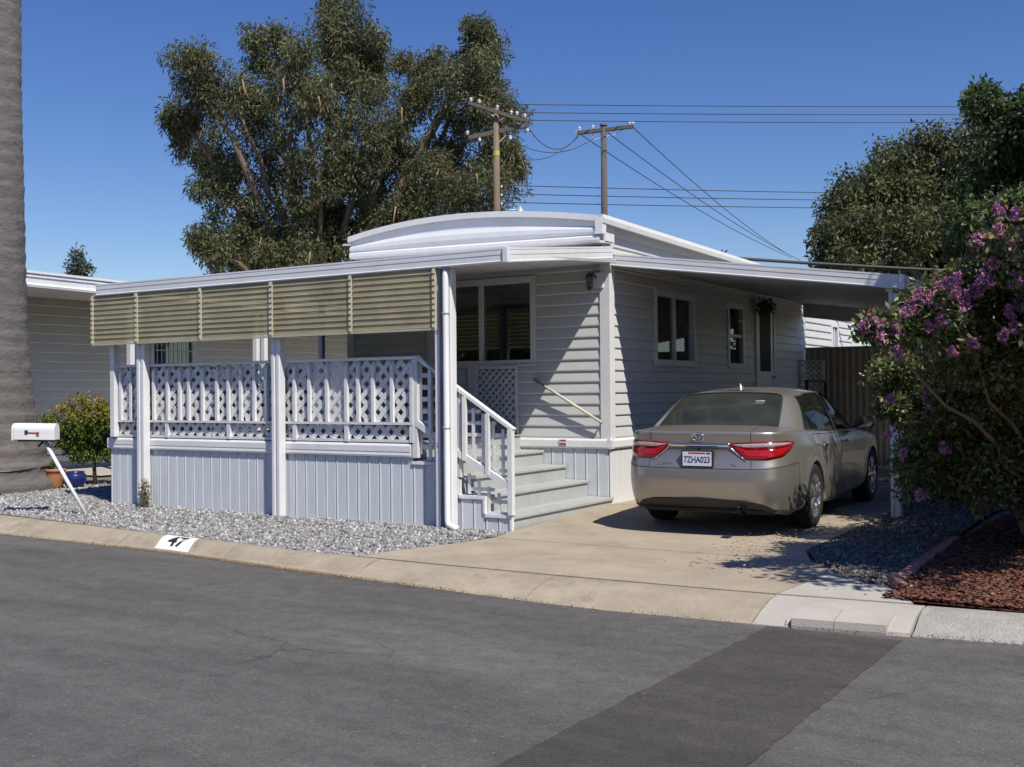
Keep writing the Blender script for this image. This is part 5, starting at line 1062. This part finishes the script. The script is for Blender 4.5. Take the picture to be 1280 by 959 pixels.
# trees just beyond the right edge that shade the mulch, the gravel and the side of the carport
st_ = thing('garden_tree', 'leafy garden tree standing to the right of the flowering tree', 'tree', (7.4, -2.2, gz(-2.2)))
lb = [(-1.0, -2.3, 3.9, 0.8), (-0.55, -1.2, 4.1, 1.0), (-0.3, -0.1, 4.2, 1.2), (0.1, 1.2, 4.1, 1.3), (0.9, -0.6, 4.5, 1.4), (0.6, 0.6, 4.9, 1.3), (-0.9, 0.5, 3.5, 0.8)]
crown('crown', st_, clump_pts(lb, 46, .6), 40, 0.28, 0.12, 0.06, 'leaf', [(0.055, 0.10, 0.025), (0.04, 0.085, 0.02), (0.075, 0.12, 0.035)])
MB().tube([(0, 0, -.05), (0.05, 0, 1.5), (0, 0, 2.6)], [.16, .13, .11], 9).build('trunk', 'bark', st_, True)
for (x, y, z, r) in lb: limb(st_, [(0, 0, 2.5), Vector((0, 0, 2.5)).lerp(Vector((x, y, z)), .5), (x, y, z)], .06, .015)
hg = thing('hedge', 'tall leafy hedge along the outer side of the carport', 'hedge', (6.1, 1.5, 0))
lb = [(RNG.normal(0, .15), -2.5+0.56*i, zc+RNG.normal(0, .2), 0.78) for i in range(10) for zc in (0.8, 2.0, 3.1, 4.1, 5.0, 5.8)]
crown('foliage', hg, clump_pts(lb, 40), 40, 0.27, 0.13, 0.075, 'leaf', [(0.04, 0.07, 0.02), (0.03, 0.05, 0.018), (0.06, 0.09, 0.03)])
for i in range(10): MB().tube([(0, -2.5+.56*i, 0), (0, -2.5+.56*i, 4.5)], [.04, .02], 6).build('stem', 'bark', hg)

# trees across the street, behind the viewer: they close the view in the glass and the car paint
tl_ = thing('tree_row', 'row of trees on the other side of the street', 'trees', (-2, -27, -0.3))
lb = [(-24+3.4*i+RNG.normal(0, .6), RNG.normal(0, 1), zc+RNG.normal(0, .5), 2.3) for i in range(15) for zc in (1.8, 4.6)]
tag(crown('foliage', tl_, clump_pts(lb, 12), 22, 0.9, 0.55, 0.30, 'leaf', [(0.05, 0.08, 0.025), (0.04, 0.06, 0.02), (0.07, 0.10, 0.035)]), kind='stuff')
for i in range(15): MB().tube([(-24+3.4*i, 0, 0), (-24+3.4*i, 0, 4)], [.2, .1], 7).build('trunk', 'bark', tl_, True)

# ============================================================ the parked sedan (local: x right, y forward, z up, rear axle at y = 0)
mat('car_paint', (0.385, 0.355, 0.315), 0.32, metal=0.65, var=0.02, scale=2, coat=0.4)
mat('black_plastic', (0.016, 0.016, 0.017), 0.55, var=0.2, scale=20)
mat('rubber', (0.017, 0.017, 0.017), 0.8, var=0.2, scale=30, bump=0.2)
mat('alloy', (0.62, 0.63, 0.65), 0.25, metal=0.9, var=0.03)
mat('alloy_dark', (0.05, 0.05, 0.055), 0.4, metal=0.4)
mat('chrome', (0.82, 0.83, 0.85), 0.08, metal=1.0, var=0.0)
mat('lamp_red', (0.42, 0.008, 0.012), 0.12, var=0.10, scale=14, coat=0.8)
mat('lamp_red_dark', (0.20, 0.004, 0.008), 0.15, var=0.15, scale=20, coat=0.8)
mat('lamp_clear', (0.62, 0.52, 0.53), 0.10, metal=0.35, var=0.25, scale=30, coat=0.8)
mat('seat_fabric', (0.075, 0.062, 0.05), 0.85, var=0.1)
mat('plate_white', (0.72, 0.73, 0.76), 0.45, var=0.05); mat('plate_blue', (0.03, 0.05, 0.22), 0.5); mat('plate_red', (0.35, 0.03, 0.04), 0.5)
mat('sticker', (0.45, 0.62, 0.52), 0.6)
mat('seam', (0.02, 0.019, 0.018), 0.8)
glass_mat('car_glass', (0.40, 0.45, 0.44), rough=0.05, ior=1.3, refl=(0.55, 0.50, 0.42)); glass_mat('car_glass_dark', (0.30, 0.34, 0.34), refl=(0.6, 0.58, 0.52))
dusty(MATS['car_glass'], (0.20, 0.22, 0.20), 0.16); dusty(MATS['car_glass_dark'], (0.20, 0.22, 0.20), 0.05)
car = thing('sedan', 'silver-beige four-door sedan parked nose-in under the carport', 'car', (1.99, -0.99, -0.012), R(2.0))
car.rotation_euler = (R(0.5), 0, R(2.0))
def ns(): pass
plan = [(0, -1.10), (.30, -1.095), (.56, -1.068), (.72, -1.01), (.82, -.90), (.872, -.74), (.893, -.56), (.905, -.392), (.908, -.348), (.912, -.20), (.913, 0), (.912, .20), (.909, .348), (.907, .392), (.902, .72), (.902, 1.06), (.902, 1.14), (.902, 1.55), (.902, 2.0), (.905, 2.383), (.907, 2.427), (.909, 2.575), (.909, 2.775), (.906, 2.975), (.897, 3.123), (.893, 3.167), (.84, 3.42), (.72, 3.58), (.50, 3.69), (.25, 3.735), (0, 3.75)]
NC = len(plan)
wr_ = np.interp(range(NC), [0, 2, 3, 4, 5, 6], [1, 1, .85, .55, .22, 0]); wf_ = np.interp(range(NC), [23, 24, 25, 26, 27, 28], [0, .1, .25, .55, .85, 1])
NRW = 7
z_side = [.185, .235, .40, .56, .72, .84, .955]; i_side = [.085, .032, .012, .006, .002, .008, .050]
z_rear = [.26, .285, .375, .565, .668, .84, 1.035]; i_rear = [.17, .10, .018, .0, .012, .088, .052]
z_frnt = [.20, .24, .36, .48, .58, .68, .78]; i_frnt = [.12, .03, .0, .0, .01, .06, .17]
belt_z = np.interp(range(NC), [0, 4, 6, 9, 16, 19, 22, 26, 28, 30], [1.035, 1.035, 1.03, 1.005, .965, .93, .90, .84, .79, .78])
V = []; idx = {}
def addv(key, p): idx[key] = len(V); V.append(p); return idx[key]
for c in range(NC):
    x, y = plan[c]; p0 = Vector(plan[max(c-1, 0)]) if c else Vector((-plan[1][0], plan[1][1])); p1 = Vector(plan[c+1]) if c < NC-1 else Vector((-plan[c-1][0], plan[c-1][1]))
    t = (p1-p0).normalized(); nrm = Vector((t.y, -t.x))
    for r in range(NRW):
        ws = 1-wr_[c]-wf_[c]
        z = z_side[r]*ws+z_rear[r]*wr_[c]+z_frnt[r]*wf_[c]; i = i_side[r]*ws+i_rear[r]*wr_[c]+i_frnt[r]*wf_[c]
        if r == 6: z = belt_z[c]
        if r == 5: z = z*0.5+(belt_z[c]-0.125)*0.5 if ws > .5 else z
        for yc in (0.0, 2.775):
            d = abs(y-yc)
            if d < 0.40:
                za = 0.335+math.sqrt(max(0.382**2-d*d, 0)); lo = max(z_side[1], za) if d < .38 else z_side[1]+0.03
                z = max(z, lo+[0.0, 0.0, 0.028, 0.05, 0.075, 0.10, 0.0][r]) if r < 6 else z
                if r == 0: i = 0.075; z = lo
                if r == 1: i = -0.004; z = lo
                if r == 2: i = -0.002
        addv((0, c, r), (x-nrm.x*i, y-nrm.y*i, z))
G = [(0, -.555, 1.083), (.27, -.55, 1.083), (.50, -.525, 1.078), (.655, -.485, 1.066), (.715, -.43, 1.055), (.775, -.36, 1.045), (.815, -.27, 1.036), (.835, -.17, 1.028), (.843, -.09, 1.022), (.846, .02, 1.016), (.848, .12, 1.011), (.849, .24, 1.005), (.85, .36, 1.0), (.85, .48, .995), (.85, .75, .985), (.85, 1.06, .973), (.85, 1.14, .971), (.848, 1.5, .96), (.843, 1.85, .95), (.825, 2.05, .943), (.79, 2.16, .94), (.73, 2.27, .945), (.65, 2.36, .95), (.55, 2.42, .955), (.45, 2.46, .96), (.34, 2.49, .963), (.24, 2.50, .965), (.16, 2.51, .966), (.10, 2.515, .967), (.05, 2.52, .968), (0, 2.52, .968)]
T = [(0, .13, 1.425), (.24, .12, 1.422), (.44, .095, 1.412), (.555, .075, 1.396), (.592, .10, 1.386), (.61, .15, 1.384), (.622, .21, 1.386), (.629, .27, 1.389), (.634, .33, 1.392), (.637, .40, 1.395), (.639, .47, 1.398), (.641, .55, 1.40), (.642, .64, 1.403), (.643, .72, 1.405), (.643, .86, 1.408), (.642, 1.04, 1.408), (.641, 1.11, 1.407), (.632, 1.32, 1.395), (.618, 1.47, 1.38), (.598, 1.53, 1.37), (.57, 1.55, 1.37), (.52, 1.57, 1.375), (.46, 1.60, 1.385), (.4, 1.62, 1.39), (.33, 1.635, 1.394), (.26, 1.645, 1.397), (.19, 1.65, 1.40), (.13, 1.655, 1.40), (.08, 1.656, 1.401), (.04, 1.658, 1.401), (0, 1.66, 1.402)]
def zroof(y): return float(np.interp(y, [.05, .35, .7, 1.0, 1.3, 1.7], [1.43, 1.462, 1.474, 1.472, 1.455, 1.404]))
for c in range(NC):
    b = V[idx[(0, c, 6)]]; g_ = G[c]; t_ = T[c]
    # deck mid loop between band top and glasshouse base
    addv((1, c, 0), tuple(b[k]*.5+g_[k]*.5 + (0.012 if (k == 2 and c < 4) else 0.028*(k == 2 and c > 20)) for k in range(3)))
    addv((1, c, 1), g_)
    bul = 0.022; m = [g_[k]*.5+t_[k]*.5 for k in range(3)]
    if 4 <= c <= 19: m[0] += bul
    elif c < 4: m[1] -= 0.012; m[2] += .012
    else: m[1] += 0.02; m[2] += .02
    addv((1, c, 2), tuple(m)); addv((1, c, 3), t_)
    ys_ = t_[1]; 
    addv((1, c, 4), (t_[0]*.72, ys_ + (0.10 if c < 5 else -0.07 if c > 19 else 0)*(1), min(t_[2]+0.035, zroof(ys_+(0.1 if c < 5 else -.07 if c > 19 else 0))-0.004)))
    addv((1, c, 5), (0 if c in (0, NC-1) else t_[0]*.30, ys_+(0.20 if c < 5 else -.14 if c > 19 else 0), zroof(ys_+(0.2 if c < 5 else -.14 if c > 19 else 0))))
# faces on the right half
Fc = []; Lb = []
LAB = ['body_shell', 'rear_bumper', 'rear_valance', 'trunk_lid', 'rear_door', 'front_door', 'rear_window', 'rear_side_window', 'front_side_window', 'windshield', 'hood', 'front_bumper', 'pillar_trim', 'roof_panel']
li = {n_: i for i, n_ in enumerate(LAB)}
def q(a, b, c_, d, lab): Fc.append((idx[a], idx[b], idx[c_], idx[d])); Lb.append(li[lab])
for c in range(NC-1):
    for r in range(NRW-1):
        lab = 'body_shell'
        if c < 5 and r < 4: lab = 'rear_valance' if r == 0 and c < 4 else 'rear_bumper'
        elif c < 2 and r >= 4: lab = 'trunk_lid'
        elif c == 5 and r < 4: lab = 'rear_bumper'
        elif c >= 26 and r < 4: lab = 'front_bumper'
        elif 12 <= c <= 14 and r >= 1: lab = 'rear_door' if (c > 12 or r >= 4) else 'body_shell'
        elif 15 <= c <= 18 and r >= 1: lab = 'front_door' if c > 15 else 'rear_door'
        if 9 <= c <= 11 and r >= 5: lab = 'rear_door' if c >= 10 else 'body_shell'
        q((0, c, r), (0, c+1, r), (0, c+1, r+1), (0, c, r+1), lab)
    lab = 'trunk_lid' if c < 2 else 'hood' if c >= 20 else 'body_shell'
    q((0, c, 6), (0, c+1, 6), (1, c+1, 0), (1, c, 0), lab); q((1, c, 0), (1, c+1, 0), (1, c+1, 1), (1, c, 1), lab)
    for r in (1, 2):
        lab = 'rear_window' if c < 3 else 'body_shell' if c < 7 else 'rear_side_window' if c < 15 else 'pillar_trim' if c == 15 else 'front_side_window' if c < 19 else 'body_shell' if c == 19 else 'windshield'
        q((1, c, r), (1, c+1, r), (1, c+1, r+1), (1, c, r+1), lab)
    for r in (3, 4): q((1, c, r), (1, c+1, r), (1, c+1, r+1), (1, c, r+1), 'roof_panel')
# spine strip closing the roof: connect loop 5 across to its mirror afterwards
nh = len(V); mir = {}; VV = list(V)
for i, p in enumerate(V):
    if abs(p[0]) < 1e-6: mir[i] = i
    else: mir[i] = len(VV); VV.append((-p[0], p[1], p[2]))
FF = list(Fc); LL = list(Lb); SIDE = [1]*len(Fc)
for f, l in zip(Fc, Lb): FF.append(tuple(mir[i] for i in reversed(f))); LL.append(l); SIDE.append(-1)
for c in range(NC-1):
    a, b = idx[(1, c, 5)], idx[(1, c+1, 5)]; ff = []
    for i in (a, b, mir[b], mir[a]):
        if i not in ff: ff.append(i)
    if len(ff) > 2: FF.append(tuple(ff)); LL.append(li['roof_panel']); SIDE.append(1)
cage = bpy.data.meshes.new('cage'); cage.from_pydata(VV, [], FF); cage.update()
for i in range(len(LAB)*2): cage.materials.append(None)
for p, l, s in zip(cage.polygons, LL, SIDE): p.material_index = l + (len(LAB) if (s < 0 and LAB[l] in ('rear_door', 'front_door', 'rear_side_window', 'front_side_window', 'pillar_trim')) else 0); p.use_smooth = True
cr = cage.attributes.new('crease_edge', 'FLOAT', 'EDGE')
cre = {}
def crease(a, b, v):
    for m_ in (lambda i: i, lambda i: mir[i]): cre[tuple(sorted((m_(a), m_(b))))] = v
for c in range(NC-1):
    crease(idx[(0, c, 1)], idx[(0, c+1, 1)], 0.75); crease(idx[(1, c, 1)], idx[(1, c+1, 1)], 0.75); crease(idx[(1, c, 3)], idx[(1, c+1, 3)], 0.5 if c < 3 or c > 9 else 0.15)
    if c < 5: crease(idx[(0, c, 6)], idx[(0, c+1, 6)], 0.55); crease(idx[(0, c, 3)], idx[(0, c+1, 3)], 0.45); crease(idx[(0, c, 4)], idx[(0, c+1, 4)], 0.5)
    if 4 <= c <= 24: crease(idx[(0, c, 5)], idx[(0, c+1, 5)], 0.35)
for r in (1, 2):
    for c in (3, 7, 15, 16, 19, 20): crease(idx[(1, c, r)], idx[(1, c, r+1)], 0.35 if c == 3 else 0.6)
for e in cage.edges:
    v = cre.get(tuple(sorted(e.vertices)))
    if v: cr.data[e.index].value = v
tmp = bpy.data.objects.new('cage', cage); COL.objects.link(tmp); ss = tmp.modifiers.new('s', 'SUBSURF'); ss.levels = 3; ss.render_levels = 3
bpy.context.view_layer.update(); full = bpy.data.meshes.new_from_object(tmp.evaluated_get(bpy.context.evaluated_depsgraph_get())); bpy.data.objects.remove(tmp)
bm = bmesh.new(); bm.from_mesh(full); bmesh.ops.recalc_face_normals(bm, faces=bm.faces); bm.to_mesh(full)
full.update()
co = np.zeros(len(full.vertices)*3, np.float32); full.vertices.foreach_get('co', co); co = co.reshape(-1, 3)
vn = np.zeros(len(full.vertices)*3, np.float32); full.vertex_normals.foreach_get('vector', vn); vn = vn.reshape(-1, 3)
if vn[np.argmax(co[:, 2])][2] < 0: 
    bmesh.ops.reverse_faces(bm, faces=bm.faces); bm.to_mesh(full); full.update(); full.vertex_normals.foreach_get('vector', (vn := np.zeros(len(full.vertices)*3, np.float32))); vn = vn.reshape(-1, 3)
bvh = BVHTree.FromBMesh(bm); 
PM = {'rear_valance': 'black_plastic', 'rear_window': 'car_glass', 'rear_side_window': 'car_glass_dark', 'front_side_window': 'car_glass_dark', 'windshield': 'car_glass', 'pillar_trim': 'black_plastic'}
groups = {}
for p in full.polygons: groups.setdefault(p.material_index, []).append(p)
parts = {}
for mi, polys in groups.items():
    nm_ = LAB[mi % len(LAB)]; vmap = {}; vs = []; fs = []; ns_ = []
    glassy = 'window' in nm_ or nm_ == 'windshield'
    for p in polys:
        f = []
        for v in p.vertices:
            if v not in vmap: vmap[v] = len(vs); vs.append(co[v]-vn[v]*(0.006 if glassy else 0)); ns_.append(vn[v])
            f.append(vmap[v])
        fs.append(f)
    me = bpy.data.meshes.new(nm_); me.from_pydata([tuple(v) for v in vs], [], fs); me.update()
    o = link(nm_, me, PM.get(nm_, 'car_paint'), car, True); me.normals_split_custom_set_from_vertices([tuple(map(float, n_)) for n_ in ns_]); parts.setdefault(nm_, []).append(o)
# dark panel gaps along part borders
edge_f = {}
for p in full.polygons:
    vs_ = list(p.vertices)
    for a, b in zip(vs_, vs_[1:]+vs_[:1]): edge_f.setdefault((min(a, b), max(a, b)), []).append(p.material_index)
gap = MB(); WIDE = {'rear_window', 'rear_side_window', 'front_side_window', 'windshield'}
for (a, b), ms in edge_f.items():
    if len(ms) == 2 and ms[0] != ms[1]:
        n1, n2 = LAB[ms[0] % len(LAB)], LAB[ms[1] % len(LAB)]; st_ = {n1, n2}
        if st_ == {'roof_panel', 'body_shell'} or st_ <= {'rear_bumper', 'rear_valance'}: continue
        w = 0.011 if st_ & WIDE else 0.0032
        A, B = Vector(co[a]), Vector(co[b]); na, nb_ = Vector(vn[a]), Vector(vn[b]); d = (B-A).normalized(); sd = d.cross(na).normalized()
        o1, o2 = na*0.0015, nb_*0.0015
        gap.add([A-sd*w+o1, B-sd*w+o2, B+sd*w+o2, A+sd*w+o1], [(0, 1, 2, 3)])
tag(gap.build('panel_gap', 'seam', car), kind='stuff')
def cast(o, d):
    h = bvh.ray_cast(Vector(o), Vector(d).normalized()); return (h[0], h[1]) if h[0] else (None, None)
def rear_pt(th, z, off=0.0):
    s = math.sin(R(th)); c = math.cos(R(th)); piv = Vector((0, -.3, z)); p, n_ = cast(piv+Vector((s, -c, 0))*2, (-s, c, 0))
    if p is None: p = piv+Vector((s, -c, 0))*.8; n_ = Vector((s, -c, 0))
    n_ = n_ if n_.dot(Vector((s, -c, 0))) > 0 else -n_
    return p+Vector((s, -c, 0))*off
def back_pt(x, z, off=0.0):
    p, n_ = cast((x, -3, z), (0, 1, 0)); return (p if p else Vector((x, -1.05, z)))+Vector((0, -off, 0))
def side_pt(y, z, s, off=0.0):
    p, n_ = cast((3*s, y, z), (-s, 0, 0)); return (p if p else Vector((.9*s, y, z)))+Vector((s*off, 0, 0))
def patch(name, fn, up, lo, m, par, off, nu=24, nv=8, thick=0.02, mirror=1):
    us = np.linspace(up[0][0], up[-1][0], nu); mb = MB(); top = []; 
    for u in us:
        zu = float(np.interp(u, [p[0] for p in up], [p[1] for p in up])); zl = float(np.interp(u, [p[0] for p in lo], [p[1] for p in lo]))
        for j in range(nv):
            t = j/(nv-1); e = 1-(2*t-1)**8
            mb.v.append(tuple(fn(u*mirror, zu+(zl-zu)*t, off*(0.35+0.65*e))))
    mb.f = [(i*nv+j, i*nv+j+1, (i+1)*nv+j+1, (i+1)*nv+j) for i in range(nu-1) for j in range(nv-1)]
    # rim back to the body
    ring = [j for j in range(nv)]+[i*nv+nv-1 for i in range(1, nu)]+[(nu-1)*nv+j for j in range(nv-2, -1, -1)]+[i*nv for i in range(nu-2, 0, -1)]
    k0 = len(mb.v)
    for r_ in ring:
        p = Vector(mb.v[r_]); q_ = Vector((0, -.3, p.z)); d = (q_-p).normalized(); mb.v.append(tuple(p+d*thick))
    n = len(ring); mb.f += [(ring[i], ring[(i+1) % n], k0+(i+1) % n, k0+i) for i in range(n)]
    return mb.build(name, m, par, True)
for s in (1, -1):
    up = [(21.5, .925), (35, .937), (50, .945), (60, .945), (68, .932)]; lo = [(21.5, .915), (33, .762), (45, .758), (56, .79), (64, .86), (68, .925)]
    tl = patch('tail_lamp', rear_pt, up, lo, 'lamp_red_dark', car, 0.010, 30, 8, 0.03, s)
    mid = [(24.5, .902), (34, .862), (48, .868), (58, .885), (65, .905)]
    patch('reverse_lens', rear_pt, [(25.5, .914), (36, .925), (50, .933), (60, .932), (65, .922)], [(25.5, .908), (34, .878), (48, .882), (58, .897), (65, .915)], 'lamp_clear', tl, 0.013, 26, 5, 0.006, s)
    patch('brake_lens', rear_pt, [(27, .895), (34, .868), (48, .872), (58, .887), (65.5, .908)], [(27, .885), (34, .775), (45, .770), (55, .800), (62, .86), (65.5, .905)], 'lamp_red', tl, 0.0135, 26, 6, 0.006, s)
    # thin chrome edge under the lamp
    MB().tube([rear_pt(u*s, z, .010) for u, z in ((22, .912), (25, .872), (28, .83), (31, .79), (33.5, .757))], 0.006, 6).build('trim', 'chrome', tl, True)
# bright bar between the lamps, boot handle recess
def strip_patch(name, pts_u, pts_l, m, off): return patch(name, lambda x, z, o: back_pt(x, z, o), pts_u, pts_l, m, car, off, 24, 5, 0.012)
strip_patch('chrome_bar', [(-.33, .925), (0, .925), (.33, .925)], [(-.30, .885), (0, .885), (.30, .885)], 'chrome', 0.014)
cam_ = MB().lathe([(0, -.012), (.014, -.010), (.015, 0.0), (0, .004)], tuple(back_pt(0, .868, .006)), 10, 'y').build('rear_camera', 'black_plastic', car)
# emblem: three interlaced ellipses
em = None
def ell(cx, cz, rx_, rz_, t): 
    return MB().tube([back_pt(cx+rx_*math.cos(a), .985+cz+rz_*math.sin(a), .010) for a in np.linspace(0, 2*math.pi, 41)], t, 6, False)
em = ell(0, 0, .062, .042, .0072).build('emblem', 'chrome', car, True)
ell(0, .008, .022, .032, .005).build('emblem_ring', 'chrome', em, True); ell(0, .018, .044, .016, .005).build('emblem_ring', 'chrome', em, True)
# plate
py = min(back_pt(-.1, .77).y, back_pt(.1, .82).y, back_pt(0, .70).y)-0.008
def plane_back(me, x, z, y, m, par, nm_):
    o = link(nm_, me, m, par); o.rotation_euler = (R(90), 0, 0); o.location = (x, y, z); return o
pl = MB().box(-.168, .168, py-.010, py+0.03, .683, .853).build('plate_frame', 'black_plastic', car, False, 0.004)
box('number_plate', -.152, .152, py-.013, py-.0101, .697, .839, 'plate_white', pl)
box('plate_header', -.09, .09, py-.0142, py-.0131, .818, .832, 'plate_red', pl); box('plate_sticker', .10, .14, py-.0142, py-.0131, .815, .833, 'plate_red', pl)
plane_back(text_mesh('registration', '7ZHA023', 0.088, sx=0.78, extrude=.0004, bold=.0022), 0, .757, py-.0137, 'plate_blue', pl, 'registration')
ybad = lambda x, z: back_pt(x, z).y-0.003
plane_back(text_mesh('badge', 'CAMRY', 0.032, sx=1.25, extrude=.0012, bold=.0008), -.345, .715, ybad(-.345, .715)-.003, 'chrome', car, 'badge')
plane_back(text_mesh('badge', 'XLE', 0.030, sx=1.25, extrude=.0012, bold=.0008), .365, .715, ybad(.365, .715)-.003, 'chrome', car, 'badge')
for _s in (1,): patch('lower_valance', rear_pt, [(-50, .272), (-44, .325), (-34, .362), (0, .385), (34, .362), (44, .325), (50, .272)], [(-50, .268), (50, .268)], 'black_plastic', car, 0.004, 40, 6, 0.02)
# bumper reflectors of the lower valance, exhaust
MB().lathe([(.044, -.10), (.046, -.0), (.040, .0), (.036, -.02), (.034, -.12)], (.44, -1.03, .265), 18, 'y').build('exhaust_tip', 'chrome', car, True)
MB().tube([(.44, -1.0, .265), (.40, -.6, .27), (.2, -.2, .25)], 0.03, 8).build('exhaust_pipe', 'dark_metal', car, True)
MB().box(-.70, .70, -.78, 3.5, .20, .235).build('underbody', 'black_plastic', car)
mb = MB()
for yc in (0.0, 2.775):
    for s in (-1, 1):
        prof_ = [(.375*math.cos(a), .335+.375*math.sin(a)) for a in np.linspace(-.25, math.pi+.25, 20)]
        vs = [(s*.82, yc+p, q_) for p, q_ in prof_]+[(s*.60, yc+p, q_) for p, q_ in prof_]; n = 20
        mb.add(vs, [(i, i+1, n+i+1, n+i) for i in range(n-1)]+[tuple(range(n, 2*n))])
mb.build('wheel_liner', 'black_plastic', car)
# wheels
def wheel(x, y, s):
    w = MB().lathe([(.215, -.10), (.24, -.108), (.30, -.110), (.325, -.098), (.334, -.07), (.335, 0), (.334, .07), (.325, .098), (.30, .110), (.24, .108), (.215, .10)], (0, 0, 0), 40, 'x').build('wheel', 'rubber', car, True)
    w.location = (x, y, .335)
    rim = MB().lathe([(.226, s*.104), (.218, s*.108), (.208, s*.09), (.20, s*.05), (.20, -s*.09)], (0, 0, 0), 40, 'x').build('rim', 'alloy', w, True)
    MB().lathe([(0, s*.055), (.20, s*.045)], (0, 0, 0), 24, 'x').build('brake_disc', 'alloy_dark', w)
    sp = MB()
    for k in range(5):
        a0 = k*2*math.pi/5+.3
        for da in (-.17, .17):
            p0 = (s*.088, .035*math.cos(a0), .035*math.sin(a0)); p1 = (s*.094, .12*math.cos(a0+da*.7), .12*math.sin(a0+da*.7)); p2 = (s*.098, .212*math.cos(a0+da*1.35), .212*math.sin(a0+da*1.35))
            sp.bar(p0, p1, .030, .022, (s, 0, 0)); sp.bar(p1, p2, .030, .022, (s, 0, 0))
    sp.lathe([(0, s*.102), (.03, s*.10), (.045, s*.09), (.045, s*.06)], (0, 0, 0), 16, 'x'); sp.build('spokes', 'alloy', w)
    return w
for x_, y_ in ((.795, 0), (-.795, 0), (.795, 2.775), (-.795, 2.775)): wheel(x_, y_, 1 if x_ > 0 else -1)
# handles, mirrors, antenna fin, window trim
for s in (1, -1):
    for y_, dr_ in ((.42, 'rear_door'), (1.42, 'front_door')):
        pts = [side_pt(y_+d_, .845-0.01*d_, s, o_) for d_, o_ in ((-.12, .004), (-.09, .030), (0, .036), (.09, .030), (.12, .004))]
        MB().tube(pts, [.010, .014, .015, .014, .010], 8).build('door_handle', 'chrome', car, True)
    mt = MB(); mp_c = (s*1.0, 1.98, 1.02)
    prof_ = [(0, .0), (.06, .008), (.095, .05), (.10, .09), (.085, .115), (0, .12)]
    mm = MB().lathe([(r_, h) for r_, h in prof_], (0, 0, 0), 18, 'y'); mm.v = [(x_*1.28, y_, z_*0.86) for x_, y_, z_ in mm.v]
    mo = mm.build('mirror', 'car_paint', car, True); mo.location = (s*.985, 1.93, 1.03)
    gl = MB().lathe([(0, .0), (.088, .0)], (0, 0, 0), 18, 'y'); gl.v = [(x_*1.2, y_, z_*.78) for x_, y_, z_ in gl.v]; go = gl.build('mirror_glass', 'chrome', mo); go.location = (0, .121-.128, 0)
    MB().bar((-s*.14, .06, -.05), (0, .06, -.04), .05, .03).build('mirror_arm', 'black_plastic', mo)
    MB().tube([side_pt(y_, z_, s, .002) if False else Vector((s*(x_+.006), y_, z_)) for (x_, y_, z_) in G[7:20]], 0.005, 5).build('window_trim', 'chrome', car, True)
fin = MB(); fin.v = [(-.022, 0, 0), (.022, 0, 0), (.018, .15, 0), (-.018, .15, 0), (-.006, .0, .062), (.006, .0, .062), (.004, .045, .05), (-.004, .045, .05)]
fin.f = [(0, 1, 5, 4), (1, 2, 6, 5), (2, 3, 7, 6), (3, 0, 4, 7), (4, 5, 6, 7)]; fo = fin.build('antenna_fin', 'car_paint', car, True); pz, _ = cast((0, .34, 3), (0, 0, -1)); fo.location = (0, .30, (pz.z if pz else 1.46)-.004)
# cabin
def seat(x, y, w, nm_='seat'):
    s_ = MB().box(x-w/2, x+w/2, y, y+.5, .45, .60).build(nm_, 'seat_fabric', car, False, 0.04)
    b_ = MB(); b_.v = [(x-w/2, y-.02, .58), (x+w/2, y-.02, .58), (x+w/2, y+.12, .58), (x-w/2, y+.12, .58), (x-w/2*.85, y-.20, 1.10), (x+w/2*.85, y-.20, 1.10), (x+w/2*.85, y-.09, 1.10), (x-w/2*.85, y-.09, 1.10)]
    b_.f = [(0, 3, 2, 1), (4, 5, 6, 7), (0, 1, 5, 4), (1, 2, 6, 5), (2, 3, 7, 6), (3, 0, 4, 7)]; b_.build('backrest', 'seat_fabric', s_, False, 0.04)
    for hx in ((x,) if w < .8 else (x-w*.33, x+w*.33)): MB().box(hx-.13, hx+.13, y-.22, y-.12, 1.12, 1.27).build('headrest', 'seat_fabric', s_, False, 0.035)
seat(0, .35, 1.30, 'rear_seat'); seat(-.38, 1.30, .52, 'front_seat'); seat(.38, 1.30, .52, 'front_seat')
MB().box(-.70, .70, -.60, .22, .98, 1.0).build('parcel_shelf', 'seat_fabric', car); MB().box(-.80, .80, -.4, 2.3, .28, .34).build('cabin_floor', 'seat_fabric', car)
MB().box(-.80, .80, 1.95, 2.42, .70, .90).build('dashboard', 'black_plastic', car, False, 0.03)
mb = MB().lathe([(0.17+.015*math.cos(a), .015*math.sin(a)) for a in np.linspace(0, 6.283, 9)], (0, 0, 0), 24, 'y'); so = mb.build('steering_wheel', 'black_plastic', car, True); so.location = (-.38, 1.82, .92); so.rotation_euler = (R(-20), 0, 0)
# sticker inside the rear glass
h = bvh.ray_cast(Vector((.34, -1.5, 1.315)), Vector((0, 1, 0)))
if h[0]:
    p = h[0]; MB().add([p+Vector((-.05, .004, -.017)), p+Vector((.05, .004, -.017)), p+Vector((.05, .045, .017)), p+Vector((-.05, .045, .017))], [(0, 1, 2, 3)]).build('sticker', 'sticker', car)
bm.free(); bpy.data.meshes.remove(full)
